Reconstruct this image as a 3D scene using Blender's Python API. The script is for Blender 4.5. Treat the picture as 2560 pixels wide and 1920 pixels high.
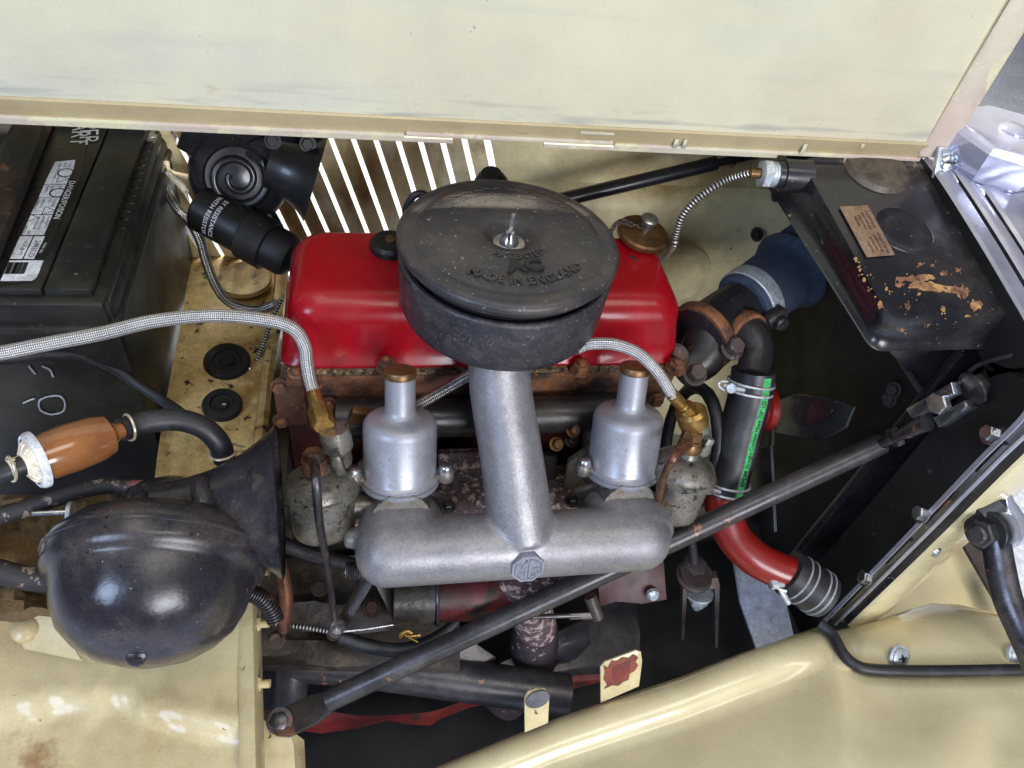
import bpy, bmesh, math, random
from mathutils import Vector as V, Matrix, noise
random.seed(7)
R = math.radians
for o in list(bpy.data.objects): bpy.data.objects.remove(o)
scene = bpy.context.scene
COL = scene.collection

# ------------------------------------------------------------------ camera
F, CX, CY = 1870.0, 1280.0, 960.0
AX = V((9745, -162, F)).normalized()
ZD = V((-330, 1700, F)); ZD = (ZD - AX * ZD.dot(AX)).normalized()
AZ = -ZD
AY = AZ.cross(AX)
MW = Matrix((AX, AY, AZ))                      # camera axes (right, down, forward) -> world
def ray(px, py): return MW @ V(((px - CX) / F, (py - CY) / F, 1.0))
CAM = -0.90 * ray(1200, 908)
def at(px, py, **k):
    """photo pixel + one known world coordinate -> the point in the engine bay"""
    r = ray(px, py)
    if 'd' in k: return CAM + r * k['d']
    if 'pl' in k:
        p, n = k['pl']; n = V(n)
        return CAM + r * ((V(p) - CAM).dot(n) / r.dot(n))
    for a, i in (('x', 0), ('y', 1), ('z', 2)):
        if a in k: return CAM + r * ((k[a] - CAM[i]) / r[i])
cam = bpy.data.cameras.new('camera'); cam.sensor_width = 36; cam.lens = 36 * F / 2560
cam.clip_start = 0.02; cam.clip_end = 60
co = bpy.data.objects.new('camera', cam); COL.objects.link(co); scene.camera = co
rot = Matrix((MW @ V((1, 0, 0)), MW @ V((0, -1, 0)), MW @ V((0, 0, -1)))).transposed()
co.matrix_world = Matrix.Translation(CAM) @ rot.to_4x4()

# ------------------------------------------------------------------ light: a garage with ceiling tubes, a cool window and two added lamps
world = bpy.data.worlds.new('World'); scene.world = world; world.use_nodes = True
wb = world.node_tree.nodes['Background']; wb.inputs[0].default_value = (0.62, 0.70, 0.86, 1); wb.inputs[1].default_value = 0.14
def lamp(name, loc, target, sx, sy, power, col):
    l = bpy.data.lights.new(name, 'AREA'); l.shape = 'RECTANGLE'; l.size = sx; l.size_y = sy; l.energy = power; l.color = col
    o = bpy.data.objects.new(name, l); COL.objects.link(o); o.location = loc
    o.rotation_euler = (V(target) - V(loc)).to_track_quat('-Z', 'Y').to_euler()
    return o
lamp('ceiling_or_added_light', (0.5, -0.9, 2.2), (0.1, 0, 0), 1.6, 0.7, 17, (1.0, 0.95, 0.86))
lamp('ceiling_or_added_light', (-0.7, -0.2, 2.4), (-0.1, 0, 0), 1.6, 0.6, 9, (1.0, 0.95, 0.88))
lamp('window_or_added_light', (-1.9, -1.9, 1.5), (0, 0, 0), 0.9, 1.1, 44, (0.55, 0.70, 1.0))
lamp('window_or_added_light', (0.7, -2.6, 0.95), (0.0, 0.2, 0), 1.3, 0.9, 62, (0.92, 0.95, 1.0))  # unseen lamp added low in front to reach the louvres and front faces
lamp('ceiling_or_added_light', (-0.15, 1.7, 1.9), (-0.15, 1.1, -0.8), 1.6, 0.8, 200, (1.0, 0.93, 0.74))  # added lamp, stands in for daylight on the floor beyond the louvres
scene.view_settings.view_transform = 'Standard'; scene.view_settings.look = 'None'
scene.view_settings.exposure = 0.12; scene.view_settings.gamma = 1.0
scene.render.engine = 'CYCLES'
scene.render.resolution_x = 1024; scene.render.resolution_y = 768

# ------------------------------------------------------------------ materials
def srgb(r, g, b):
    f = lambda c: (c / 255 / 12.92) if c / 255 <= 0.04045 else ((c / 255 + 0.055) / 1.055) ** 2.4
    return (f(r), f(g), f(b))
MATS = {}
def mat(name, col, rough=0.5, metal=0.0, var=None, spots=(), bump=None, coat=0.0, rvar=0.12, weave=None, spec=0.5, grain=(.28, 420, .22, 70)):
    """procedural material: base colour, broad blotches (var), sharp-edged chips/dirt (spots), fine relief (bump)"""
    m = bpy.data.materials.new(name); m.use_nodes = True; nt = m.node_tree; N = nt.nodes; L = nt.links
    b = N['Principled BSDF']
    b.inputs['Roughness'].default_value = rough; b.inputs['Metallic'].default_value = metal
    b.inputs['Specular IOR Level'].default_value = spec
    if coat: b.inputs['Coat Weight'].default_value = coat; b.inputs['Coat Roughness'].default_value = 0.08
    tc = N.new('ShaderNodeTexCoord')
    def nz(scale, detail=6, rgh=0.6, stretch=None, off=0):
        mp = N.new('ShaderNodeMapping'); L.new(tc.outputs['Object'], mp.inputs[0])
        mp.inputs['Location'].default_value = (off * 3.1, off * 1.7, off * 2.3)
        if stretch: mp.inputs['Scale'].default_value = stretch
        n = N.new('ShaderNodeTexNoise'); n.inputs['Scale'].default_value = scale; n.inputs['Detail'].default_value = detail
        n.inputs['Roughness'].default_value = rgh; L.new(mp.outputs[0], n.inputs['Vector']); return n.outputs[0]
    def ramp(src, lo, hi):
        r = N.new('ShaderNodeMapRange'); r.interpolation_type = 'SMOOTHSTEP'
        r.inputs[1].default_value = lo; r.inputs[2].default_value = hi; L.new(src, r.inputs[0]); return r.outputs[0]
    def mix(fac, a, c):
        x = N.new('ShaderNodeMix'); x.data_type = 'RGBA'; L.new(fac, x.inputs[0])
        if isinstance(a, tuple): x.inputs[6].default_value = (*a, 1)
        else: L.new(a, x.inputs[6])
        if isinstance(c, tuple): x.inputs[7].default_value = (*c, 1)
        else: L.new(c, x.inputs[7])
        return x.outputs[2]
    cur = None; base = col; rcur = None
    i = 1
    for v in ([var] if var and not isinstance(var, list) else (var or [])):
        c2, sc, lo, hi = v[:4]; hi = .5 + (hi - .5) * .75; lo = .5 + (lo - .5) * .75; st = v[4] if len(v) > 4 else None
        f = ramp(nz(sc, 6, 0.62, st, i), lo, hi); cur = mix(f, cur if cur is not None else base, c2); i += 1
    metal_src = None
    for s in spots:
        c2, sc, th = s[:3]; th = .5 + (th - .5) * .62; w = s[3] if len(s) > 3 else 0.02; st = s[4] if len(s) > 4 else None
        f = ramp(nz(sc, 5, 0.65, st, i), th, th + w); cur = mix(f, cur if cur is not None else base, c2); i += 1
        if metal > 0.3:
            mm = N.new('ShaderNodeMath'); mm.operation = 'MULTIPLY_ADD'; L.new(f, mm.inputs[0]); mm.inputs[1].default_value = -metal * 0.85
            if metal_src: L.new(metal_src, mm.inputs[2])
            else: mm.inputs[2].default_value = metal
            mm.use_clamp = True; metal_src = mm.outputs[0]
    if metal_src: L.new(metal_src, b.inputs['Metallic'])
    if rvar:
        rr = N.new('ShaderNodeMapRange'); L.new(nz(14, 5, 0.6, None, 9), rr.inputs[0]); rr.inputs[1].default_value = 0.3; rr.inputs[2].default_value = 0.7
        rr.inputs[3].default_value = max(0.02, rough - rvar); rr.inputs[4].default_value = min(1, rough + rvar); L.new(rr.outputs[0], b.inputs['Roughness'])
    hgt = None
    if weave:                                     # braided steel hose: crossed helices in tube UV (u metres along, v turns)
        pitch, k, dark = weave
        uv = N.new('ShaderNodeUVMap'); sp = N.new('ShaderNodeSeparateXYZ'); L.new(uv.outputs[0], sp.inputs[0])
        outs = []
        for sg in (1, -1):
            a = N.new('ShaderNodeMath'); a.operation = 'MULTIPLY'; L.new(sp.outputs[0], a.inputs[0]); a.inputs[1].default_value = 1 / pitch
            c = N.new('ShaderNodeMath'); c.operation = 'MULTIPLY_ADD'; L.new(sp.outputs[1], c.inputs[0]); c.inputs[1].default_value = sg * k; L.new(a.outputs[0], c.inputs[2])
            d = N.new('ShaderNodeMath'); d.operation = 'MULTIPLY'; L.new(c.outputs[0], d.inputs[0]); d.inputs[1].default_value = 2 * math.pi
            e = N.new('ShaderNodeMath'); e.operation = 'SINE'; L.new(d.outputs[0], e.inputs[0]); outs.append(e.outputs[0])
        p = N.new('ShaderNodeMath'); p.operation = 'MULTIPLY' if k else 'ADD'; L.new(outs[0], p.inputs[0]); L.new(outs[1], p.inputs[1])
        hgt = p.outputs[0]
        cur = mix(ramp(hgt, -0.9, 0.3), dark, cur if cur is not None else base)
    if grain:                                     # fine and medium mottling of the surface colour
        g1, s1, g2, s2 = grain
        acc = None
        for g, s in ((g1, s1), (g2, s2)):
            rr = N.new('ShaderNodeMapRange'); L.new(nz(s, 3, .6, None, 11), rr.inputs[0]); rr.inputs[1].default_value = .3; rr.inputs[2].default_value = .7
            rr.inputs[3].default_value = 1 - g; rr.inputs[4].default_value = 1 + g; rr.clamp = False
            if acc is None: acc = rr.outputs[0]
            else:
                mm = N.new('ShaderNodeMath'); mm.operation = 'MULTIPLY'; L.new(acc, mm.inputs[0]); L.new(rr.outputs[0], mm.inputs[1]); acc = mm.outputs[0]
        vm = N.new('ShaderNodeVectorMath'); vm.operation = 'SCALE'; L.new(acc, vm.inputs['Scale'])
        if cur is not None: L.new(cur, vm.inputs[0])
        else: vm.inputs[0].default_value = col
        cur = vm.outputs[0]
    if cur is not None: L.new(cur, b.inputs['Base Color'])
    else: b.inputs['Base Color'].default_value = (*col, 1)
    if bump or hgt is not None:
        bp = N.new('ShaderNodeBump')
        if hgt is not None: bp.inputs['Strength'].default_value = 0.6; bp.inputs['Distance'].default_value = 0.001; L.new(hgt, bp.inputs['Height'])
        else:
            bp.inputs['Strength'].default_value = bump[1]; bp.inputs['Distance'].default_value = bump[2] if len(bump) > 2 else 0.002
            L.new(nz(bump[0], 7, 0.65, bump[3] if len(bump) > 3 else None, 5), bp.inputs['Height'])
        L.new(bp.outputs[0], b.inputs['Normal'])
    MATS[name] = m
    return m
CREAM = srgb(222, 209, 168)
RUST = srgb(120, 66, 36); DRUST = srgb(70, 42, 30)
mat('cream_bonnet', srgb(200, 194, 166), 0.55, 0, var=[(srgb(197, 185, 160), 3, .42, .68), (srgb(190, 188, 170), 2.2, .45, .75, (1, 1, 3))],
    spots=[(srgb(150, 120, 84), 30, .80, .05), (srgb(70, 58, 44), 75, .835, .02)], bump=(9, .06, .004), grain=(.03, 300, .05, 12))
mat('cream_flange', srgb(184, 168, 130), 0.5, 0, var=[(srgb(164, 144, 108), 5, .4, .7, (.4, 1, 1))], spots=[(srgb(140, 104, 66), 40, .76, .08, (.3, 1, 1))], grain=(.05, 300, .08, 20))
mat('cream_edge', srgb(200, 190, 166), 0.55, 0, var=[(srgb(192, 172, 158), 9, .4, .65), (srgb(208, 200, 164), 16, .56, .62)], spots=[(srgb(150, 130, 122), 26, .78, .06)], grain=(.04, 300, .06, 20))
mat('cream_paint', CREAM, 0.24, 0, var=[(srgb(212, 197, 153), 4, .4, .7)], spots=[(srgb(90, 70, 46), 110, .84, .03)], coat=.5, bump=(6, .10, .004), grain=(.04, 300, .05, 20))
mat('cream_worn', srgb(206, 190, 146), 0.38, 0, var=[(srgb(186, 164, 118), 6, .42, .7), (srgb(150, 112, 70), 11, .60, .80)],
    spots=[(srgb(110, 80, 50), 60, .76, .08), (srgb(60, 46, 34), 80, .80, .03)], coat=.25, bump=(12, .12, .004), grain=(.06, 300, .08, 30))
mat('cream_dirty', srgb(196, 172, 118), 0.42, 0, var=[(srgb(150, 116, 66), 10, .40, .72), (srgb(84, 60, 36), 14, .56, .78)],
    spots=[(srgb(36, 28, 22), 40, .66, .05)], bump=(20, .15, .003))
mat('cream_far', srgb(222, 208, 164), 0.5, 0, var=[(srgb(176, 154, 112), 5, .45, .8), (srgb(96, 78, 54), 8, .64, .9)], spots=[(srgb(60, 48, 36), 70, .76, .08)], grain=(.08, 300, .12, 40))
mat('louvre_tan', srgb(238, 222, 178), 0.5, 0, var=[(srgb(204, 174, 120), 9, .42, .70, (2, 2, .5)), (srgb(130, 102, 66), 10, .60, .85)], grain=(.08, 300, .15, 40))
mat('red_cover', srgb(152, 11, 27), 0.27, 0, var=[(srgb(136, 12, 24), 6, .42, .7), (srgb(120, 24, 30), 22, .60, .85)], spots=[(srgb(196, 150, 145), 150, .83, .01)], coat=.2, bump=(40, .05, .003), spec=.35, grain=(.05, 400, .06, 40))
mat('red_engine', srgb(84, 20, 24), 0.45, 0, var=[(srgb(44, 16, 16), 9, .35, .65)], spots=[(srgb(24, 18, 16), 26, .56, .1)], bump=(40, .25, .003))
mat('red_pipe', srgb(128, 24, 21), 0.34, 0, var=[(srgb(118, 24, 20), 9, .4, .7)], coat=.3, grain=(.06, 300, .1, 40))
mat('red_chassis', srgb(124, 36, 30), 0.5, 0, var=[(srgb(92, 26, 22), 9, .4, .7)], spots=[(srgb(60, 40, 34), 30, .62, .05)])
mat('black_paint', srgb(30, 30, 34), 0.32, 0, var=[(srgb(44, 43, 46), 8, .42, .7)], spots=[(srgb(104, 100, 98), 130, .76, .03)], bump=(30, .06, .002), coat=.2)
mat('black_tank', srgb(30, 29, 33), 0.25, 0, var=[(srgb(50, 46, 46), 8, .42, .7)], spots=[(srgb(150, 104, 72), 60, .80, .012), (srgb(110, 96, 88), 150, .76, .03)], bump=(30, .10, .002), coat=.2)
mat('black_deep', srgb(14, 14, 16), 0.55, 0, var=[(srgb(26, 26, 28), 8, .45, .7)])
mat('black_inner', srgb(12, 12, 13), 0.6, 0, var=[(srgb(22, 22, 25), 6, .45, .7)], spots=[(srgb(70, 68, 70), 90, .78, .03)])
mat('black_cleaner', srgb(47, 45, 48), 0.40, 0, var=[(srgb(68, 60, 58), 16, .42, .68), (srgb(78, 62, 52), 9, .58, .8)], spots=[(srgb(150, 142, 136), 230, .745, .02), (srgb(108, 78, 60), 22, .76, .05)], bump=(240, .22, .0015), grain=(.14, 420, .12, 60))
mat('black_cleaner_body', srgb(42, 41, 46), 0.42, 0, var=[(srgb(58, 55, 60), 70, .44, .72)], spots=[(srgb(108, 102, 104), 300, .64, .12)], bump=(240, .25, .0015))
mat('black_horn', srgb(40, 38, 44), 0.23, 0, var=[(srgb(64, 58, 58), 14, .42, .7)], spots=[(srgb(24, 22, 24), 130, .70, .06), (srgb(140, 136, 134), 260, .79, .02)], bump=(70, .22, .0018))
mat('black_plastic', srgb(22, 22, 21), 0.42, 0, var=[(srgb(37, 36, 32), 14, .42, .7)], spots=[(srgb(120, 118, 110), 170, .78, .02)])
mat('black_rubber', srgb(27, 28, 32), 0.5, 0, var=[(srgb(50, 50, 55), 20, .42, .7)], bump=(160, .1, .001))
mat('dark_plate', srgb(24, 22, 20), 0.6, 0, var=[(srgb(60, 40, 28), 14, .5, .75)], spots=[(srgb(110, 74, 50), 40, .66, .08)])
mat('blue_hose', srgb(60, 74, 94), 0.65, 0, var=[(srgb(48, 56, 68), 10, .42, .7)], weave=(1e6, 45, srgb(38, 50, 68)))
mat('alloy', srgb(140, 138, 141), 0.46, 0.5, var=[(srgb(126, 125, 130), 14, .42, .7), (srgb(128, 116, 98), 7, .56, .80)], spots=[(srgb(120, 114, 108), 330, .70, .10), (srgb(110, 96, 80), 26, .76, .10)], bump=(260, .30, .0012), grain=(.17, 420, .09, 110))
mat('alloy_smooth', srgb(154, 155, 163), 0.44, 0.45, var=[(srgb(142, 143, 152), 20, .42, .7)], spots=[(srgb(110, 104, 98), 220, .73, .06), (srgb(126, 116, 104), 30, .72, .12)], bump=(60, .10, .0015), grain=(.09, 420, .08, 60))
mat('alloy_dirty', srgb(124, 120, 114), 0.42, 0.5, var=[(srgb(92, 86, 76), 26, .42, .68)], spots=[(srgb(40, 36, 32), 110, .60, .08), (srgb(110, 78, 48), 44, .68, .08)], bump=(160, .2, .0012))
mat('steel', srgb(184, 186, 190), 0.25, 0.9, var=[(srgb(140, 140, 142), 24, .42, .7)])
mat('zinc', srgb(196, 202, 206), 0.38, 0.5, var=[(srgb(150, 152, 156), 24, .42, .7)])
mat('steel_dark', srgb(86, 84, 88), 0.34, 0.75, var=[(srgb(54, 52, 54), 20, .42, .7)], spots=[(srgb(112, 74, 54), 40, .71, .04)], bump=(80, .1, .001))
mat('rod_paint', srgb(62, 60, 63), 0.34, 0.4, var=[(srgb(80, 77, 79), 18, .42, .7)], spots=[(srgb(136, 92, 68), 34, .735, .02)], bump=(70, .08, .001))
mat('chrome', srgb(214, 216, 228), 0.16, 0.72, rvar=.05, grain=(.06, 300, .08, 40), bump=(25, .05, .002))
mat('rusty', srgb(92, 62, 48), 0.7, 0.1, var=[(srgb(124, 78, 48), 22, .42, .66), (srgb(44, 34, 30), 13, .48, .7)], spots=[(srgb(150, 94, 52), 60, .66, .06)], bump=(70, .5, .003))
mat('downpipe', srgb(58, 48, 54), 0.65, 0, var=[(srgb(40, 34, 38), 14, .4, .7)], spots=[(srgb(150, 130, 128), 70, .70, .04)], bump=(90, .3, .002))
mat('speckled', srgb(92, 76, 82), 0.7, 0, var=[(srgb(70, 56, 62), 14, .4, .7)], spots=[(srgb(176, 152, 146), 90, .52, .06), (srgb(74, 50, 50), 150, .58, .05)], bump=(90, .3, .002))
mat('iron_dark', srgb(66, 58, 57), 0.55, 0.2, var=[(srgb(78, 56, 48), 16, .48, .7)], spots=[(srgb(110, 98, 94), 50, .70, .06)], bump=(60, .3, .002))
mat('oily', srgb(74, 66, 62), 0.36, 0.25, var=[(srgb(44, 38, 35), 9, .42, .66), (srgb(84, 72, 62), 26, .52, .7)], bump=(70, .4, .003))
mat('brass', srgb(172, 138, 78), 0.32, 0.8, var=[(srgb(136, 106, 60), 30, .42, .7)])
mat('brass_dull', srgb(120, 92, 60), 0.42, 0.7, var=[(srgb(96, 72, 48), 26, .42, .7)], bump=(80, .08, .001))
mat('cork', srgb(108, 88, 64), 0.85, 0, var=[(srgb(44, 36, 28), 150, .44, .6)], spots=[(srgb(168, 140, 100), 190, .62, .04)], bump=(220, .6, .002))
mat('plate_brass', srgb(146, 120, 98), 0.5, 0.25, var=[(srgb(126, 100, 80), 30, .42, .7)])
mat('print_dark', srgb(86, 66, 54), 0.6)
mat('print_black', srgb(40, 40, 42), 0.6)
mat('print_white', srgb(214, 214, 216), 0.55)
mat('label_white', srgb(214, 216, 220), 0.45, 0, var=[(srgb(190, 192, 196), 20, .42, .75)])
mat('label_black', srgb(22, 22, 22), 0.3)
mat('braid', srgb(216, 214, 212), 0.34, 0.6, weave=(0.0038, 8, srgb(104, 100, 100)), grain=(.1, 500, .12, 60))
mat('braid_fine', srgb(190, 188, 186), 0.3, 0.8, weave=(0.0046, 4, srgb(50, 46, 46)))
mat('spiral', srgb(196, 196, 194), 0.3, 0.7, weave=(0.0042, 0, srgb(60, 58, 56)))
mat('amber', srgb(150, 98, 58), 0.2, 0, var=[(srgb(132, 82, 50), 14, .42, .7, (1, 1, 1))], coat=.6, grain=(.05, 300, .1, 50))
mat('nylon', srgb(226, 214, 188), 0.35, 0, var=[(srgb(206, 176, 130), 22, .42, .7)])
mat('wire_zinc', srgb(206, 192, 166), 0.35, 0.5)
mat('wire_white', srgb(206, 208, 212), 0.35, 0.5)
mat('green_stripe', srgb(58, 176, 92), 0.45)
mat('mud', srgb(104, 82, 50), 0.9, 0, var=[(srgb(54, 42, 28), 20, .42, .66)], bump=(40, .9, .008))
mat('red_wire', srgb(120, 66, 60), 0.5)
mat('cable_dirty', srgb(46, 42, 42), 0.6, 0, spots=[(srgb(140, 124, 112), 70, .62, .05, (1, 1, 1))], bump=(60, .4, .002))
mat('grey_panel', srgb(110, 110, 114), 0.6, 0, var=[(srgb(84, 84, 90), 7, .42, .7)], spots=[(srgb(50, 48, 48), 40, .72, .06)])
mat('garage_concrete', srgb(188, 195, 214), 0.45, 0, var=[(srgb(172, 179, 200), 3, .4, .7)], spots=[(srgb(110, 110, 114), 20, .7, .1)], bump=(30, .1, .002))
mat('copper', srgb(128, 86, 68), 0.4, 0.6, var=[(srgb(80, 60, 50), 30, .42, .7)])
mat('satin_shell', srgb(190, 190, 204), 0.30, 0.6, var=[(srgb(170, 170, 186), 6, .42, .7)], grain=(.04, 300, .06, 40))
mat('chrome_cap', srgb(200, 202, 224), 0.18, 0.55, grain=(.04, 300, .05, 40))
mat('iron_black', srgb(40, 38, 39), 0.36, 0.2, var=[(srgb(56, 50, 48), 20, .42, .7)], spots=[(srgb(112, 66, 42), 30, .70, .05)], bump=(60, .25, .002))
mat('badge_shade', srgb(140, 142, 156), 0.5, 0.35)  # shading of the badge recess put into its colour
mat('boss_brown', srgb(84, 74, 64), 0.55, 0, var=[(srgb(58, 50, 44), 40, .42, .7)], bump=(120, .3, .002))
mat('maroon', srgb(64, 20, 20), 0.5, 0, var=[(srgb(40, 16, 16), 14, .42, .7)], bump=(50, .2, .002))
mat('orange_red', srgb(226, 84, 52), 0.4)
mat('green_wire', srgb(40, 96, 60), 0.4)

# ------------------------------------------------------------------ mesh helpers
class MB:
    def __init__(s): s.bm = bmesh.new(); s.uv = s.bm.loops.layers.uv.new('UVMap')
    def face(s, vs):
        try: return s.bm.faces.new(vs)
        except ValueError: return None
    def ring(s, pts): return [s.bm.verts.new(p) for p in pts]
    def bridge(s, a, b, uva=None, uvb=None, vv=None):
        n = len(a)
        for i in range(n):
            j = (i + 1) % n
            f = s.face((a[i], a[j], b[j], b[i]))
            if f and uva is not None:
                t0, t1 = i / n, (i + 1) / n
                for lp, c in zip(f.loops, ((uva, t0), (uva, t1), (uvb, t1), (uvb, t0))): lp[s.uv].uv = c
    def lathe(s, prof, o, axis, seg=40, caps=True):
        o = V(o); z = V(axis).normalized(); x = z.orthogonal().normalized(); y = z.cross(x)
        prev = None; acc = 0; last = None
        for k, (r, h) in enumerate(prof):
            if last: acc += math.hypot(r - last[0], h - last[1])
            if r < 1e-6:
                cur = [s.bm.verts.new(o + z * h)]
            else:
                cur = s.ring([o + z * h + (x * math.cos(2 * math.pi * i / seg) + y * math.sin(2 * math.pi * i / seg)) * r for i in range(seg)])
            if prev:
                if len(prev) == 1 and len(cur) > 1:
                    for i in range(seg): s.face((prev[0], cur[(i + 1) % seg], cur[i]))
                elif len(cur) == 1 and len(prev) > 1:
                    for i in range(seg): s.face((prev[i], prev[(i + 1) % seg], cur[0]))
                elif len(cur) > 1: s.bridge(prev, cur, acc - 0.001, acc)
            elif caps and len(cur) > 1: s.face(list(reversed(cur)))
            prev = cur; last = (r, h)
        if caps and len(prev) > 1: s.face(prev)
        return s
    def tube(s, pts, rad, seg=14, sub=6, caps=True, sq=None, ref=None):
        pts = [V(p) for p in pts]
        rl = list(rad) if isinstance(rad, (list, tuple)) else [rad] * len(pts)
        P = []; RR = []
        if len(pts) > 2 and sub > 1:
            q = [pts[0] * 2 - pts[1]] + pts + [pts[-1] * 2 - pts[-2]]
            for i in range(len(pts) - 1):
                for k in range(sub):
                    t = k / sub; a, b, c, d = q[i:i + 4]
                    P.append(0.5 * ((2 * b) + (c - a) * t + (2 * a - 5 * b + 4 * c - d) * t * t + (3 * b - a - 3 * c + d) * t ** 3))
                    RR.append(rl[i] * (1 - t) + rl[i + 1] * t)
            P.append(pts[-1]); RR.append(rl[-1])
        else: P, RR = pts, rl
        tan = (P[1] - P[0]).normalized(); x = V(ref) if ref else tan.orthogonal()
        prev = None; L = 0
        s.path = []
        for i, p in enumerate(P):
            t = (P[min(i + 1, len(P) - 1)] - P[max(i - 1, 0)]).normalized()
            x = (x - t * x.dot(t)).normalized(); y = t.cross(x)
            if i: L += (p - P[i - 1]).length
            s.path.append((p, t, x, y, RR[i], L))
            sx, sy = sq if sq else (1, 1)
            cur = s.ring([p + (x * math.cos(2 * math.pi * k / seg) * sx + y * math.sin(2 * math.pi * k / seg) * sy) * RR[i] for k in range(seg)])
            if prev: s.bridge(prev, cur, pl, L)
            elif caps: s.face(list(reversed(cur)))
            prev = cur; pl = L
        if caps: s.face(prev)
        return s
    def box(s, c, size, rot=None, bev=0.0, seg=2):
        g = bmesh.ops.create_cube(s.bm, size=1.0)['verts']
        M = Matrix.Translation(V(c)) @ (rot.to_4x4() if rot else Matrix()) @ Matrix.Diagonal((*size, 1))
        bmesh.ops.transform(s.bm, matrix=M, verts=g)
        if bev: bmesh.ops.bevel(s.bm, geom=list({e for v in g for e in v.link_edges}), offset=bev, segments=seg, affect='EDGES', profile=0.5, clamp_overlap=True)
        return s
    def hexa(s, c, axis, r, h, n=6, cham=0.15):
        z = V(axis).normalized(); x = z.orthogonal().normalized(); y = z.cross(x); c = V(c)
        rg = lambda rr, hh: s.ring([c + z * hh + (x * math.cos(2 * math.pi * (i + .3) / n) + y * math.sin(2 * math.pi * (i + .3) / n)) * rr for i in range(n)])
        a, b, d = rg(r, 0), rg(r, h * (1 - cham)), rg(r * .86, h)
        s.face(list(reversed(a))); s.bridge(a, b); s.bridge(b, d); s.face(d); return s
    def plate(s, pts, th, bev=0.0):
        """polygon of 3-D points given thickness th (a vector)"""
        a = s.ring([V(p) for p in pts]); b = s.ring([V(p) + V(th) for p in pts])
        fs = [s.face(list(reversed(a))), s.face(b)]; s.bridge(a, b)
        if bev:
            es = {e for f in fs if f for e in f.edges}
            bmesh.ops.bevel(s.bm, geom=list(es), offset=bev, segments=2, affect='EDGES', profile=.5, clamp_overlap=True)
        return s
    def grid(s, rows, th=None):
        vs = [[s.bm.verts.new(p) for p in r] for r in rows]
        for i in range(len(vs) - 1):
            for j in range(len(vs[0]) - 1): s.face((vs[i][j], vs[i][j + 1], vs[i + 1][j + 1], vs[i + 1][j]))
        if th is not None:
            th = V(th); w = [[s.bm.verts.new(V(p) + th) for p in r] for r in rows]
            n, m = len(vs), len(vs[0])
            for i in range(n - 1):
                for j in range(m - 1): s.face((w[i][j], w[i + 1][j], w[i + 1][j + 1], w[i][j + 1]))
            bd = [(0, j) for j in range(m)] + [(i, m - 1) for i in range(1, n)] + [(n - 1, j) for j in range(m - 2, -1, -1)] + [(i, 0) for i in range(n - 2, 0, -1)]
            for k in range(len(bd)):
                a, b = bd[k], bd[(k + 1) % len(bd)]
                s.face((vs[a[0]][a[1]], w[a[0]][a[1]], w[b[0]][b[1]], vs[b[0]][b[1]]))
        return s
    def obj(s, name, m, parent=None, ang=38, flat=False, kind=None):
        bm = s.bm
        bmesh.ops.recalc_face_normals(bm, faces=bm.faces)
        for f in bm.faces: f.smooth = not flat
        if not flat:
            for e in bm.edges:
                if len(e.link_faces) == 2 and e.calc_face_angle(0) > R(ang): e.smooth = False
        if parent is not None:
            off = V(parent.location)
            if parent.parent: off = off + V(parent.parent.location)
        else:
            off = sum((v.co for v in bm.verts), V()) / max(1, len(bm.verts)); off.z = min(v.co.z for v in bm.verts)
        bmesh.ops.translate(bm, vec=-off, verts=bm.verts)
        me = bpy.data.meshes.new(name); bm.to_mesh(me); bm.free()
        me.materials.append(MATS[m] if isinstance(m, str) else m)
        o = bpy.data.objects.new(name, me); COL.objects.link(o)
        if parent is None: o.location = off
        else: o.parent = parent
        if kind: o['kind'] = kind
        return o
def thing(name, label, cat, loc=(0, 0, 0), group=None):
    o = bpy.data.objects.new(name, None); COL.objects.link(o); o.empty_display_size = 0.02
    o.location = loc; o['label'] = label; o['category'] = cat
    if group: o['group'] = group
    return o
def tag(o, label, cat, group=None):
    o['label'] = label; o['category'] = cat
    if group: o['group'] = group
    return o
def struct(o): o['kind'] = 'structure'; return o
def text(string, size, mapf, m, name, parent, depth=0.0, align='CENTER', bold=0.0, width=None):
    """lettering: the glyph outlines are laid onto a surface by mapf(u, v, w) -> point; one mesh"""
    cu = bpy.data.curves.new('t', 'FONT'); cu.body = string; cu.size = size; cu.extrude = depth; cu.align_x = align; cu.offset = bold; cu.resolution_u = 3
    ob = bpy.data.objects.new('t', cu); COL.objects.link(ob); bpy.context.view_layer.update()
    me = bpy.data.meshes.new_from_object(ob.evaluated_get(bpy.context.evaluated_depsgraph_get()))
    bpy.data.objects.remove(ob)
    mb = MB(); mb.bm.free(); mb.bm = bmesh.new(); mb.bm.from_mesh(me); bpy.data.meshes.remove(me)
    k = 1.0
    if width:
        xs = [v.co.x for v in mb.bm.verts]; k = width / (max(xs) - min(xs))
    for v in mb.bm.verts: v.co = mapf(v.co.x * k, v.co.y, v.co.z)
    if not mb.bm.faces: return None
    return mb.obj(name, m, parent, flat=True)
def planemap(o, x, n, up=None):
    o = V(o); x = V(x).normalized(); n = V(n).normalized(); y = n.cross(x).normalized()
    return lambda u, v, w: o + x * u + y * v + n * w
def bolt(parent, c, axis, r, h, m='steel_dark', name='bolt', washer=True):
    mb = MB(); c = V(c); a = V(axis).normalized()
    if washer: mb.lathe([(0, 0), (r * 1.35, 0), (r * 1.35, h * .18), (0, h * .18)], c, a, 20, False)
    mb.hexa(c + a * h * .17, a, r, h * .8); return mb.obj(name, m, parent)
def rod(a, b): return (V(b) - V(a)).normalized()

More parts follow.
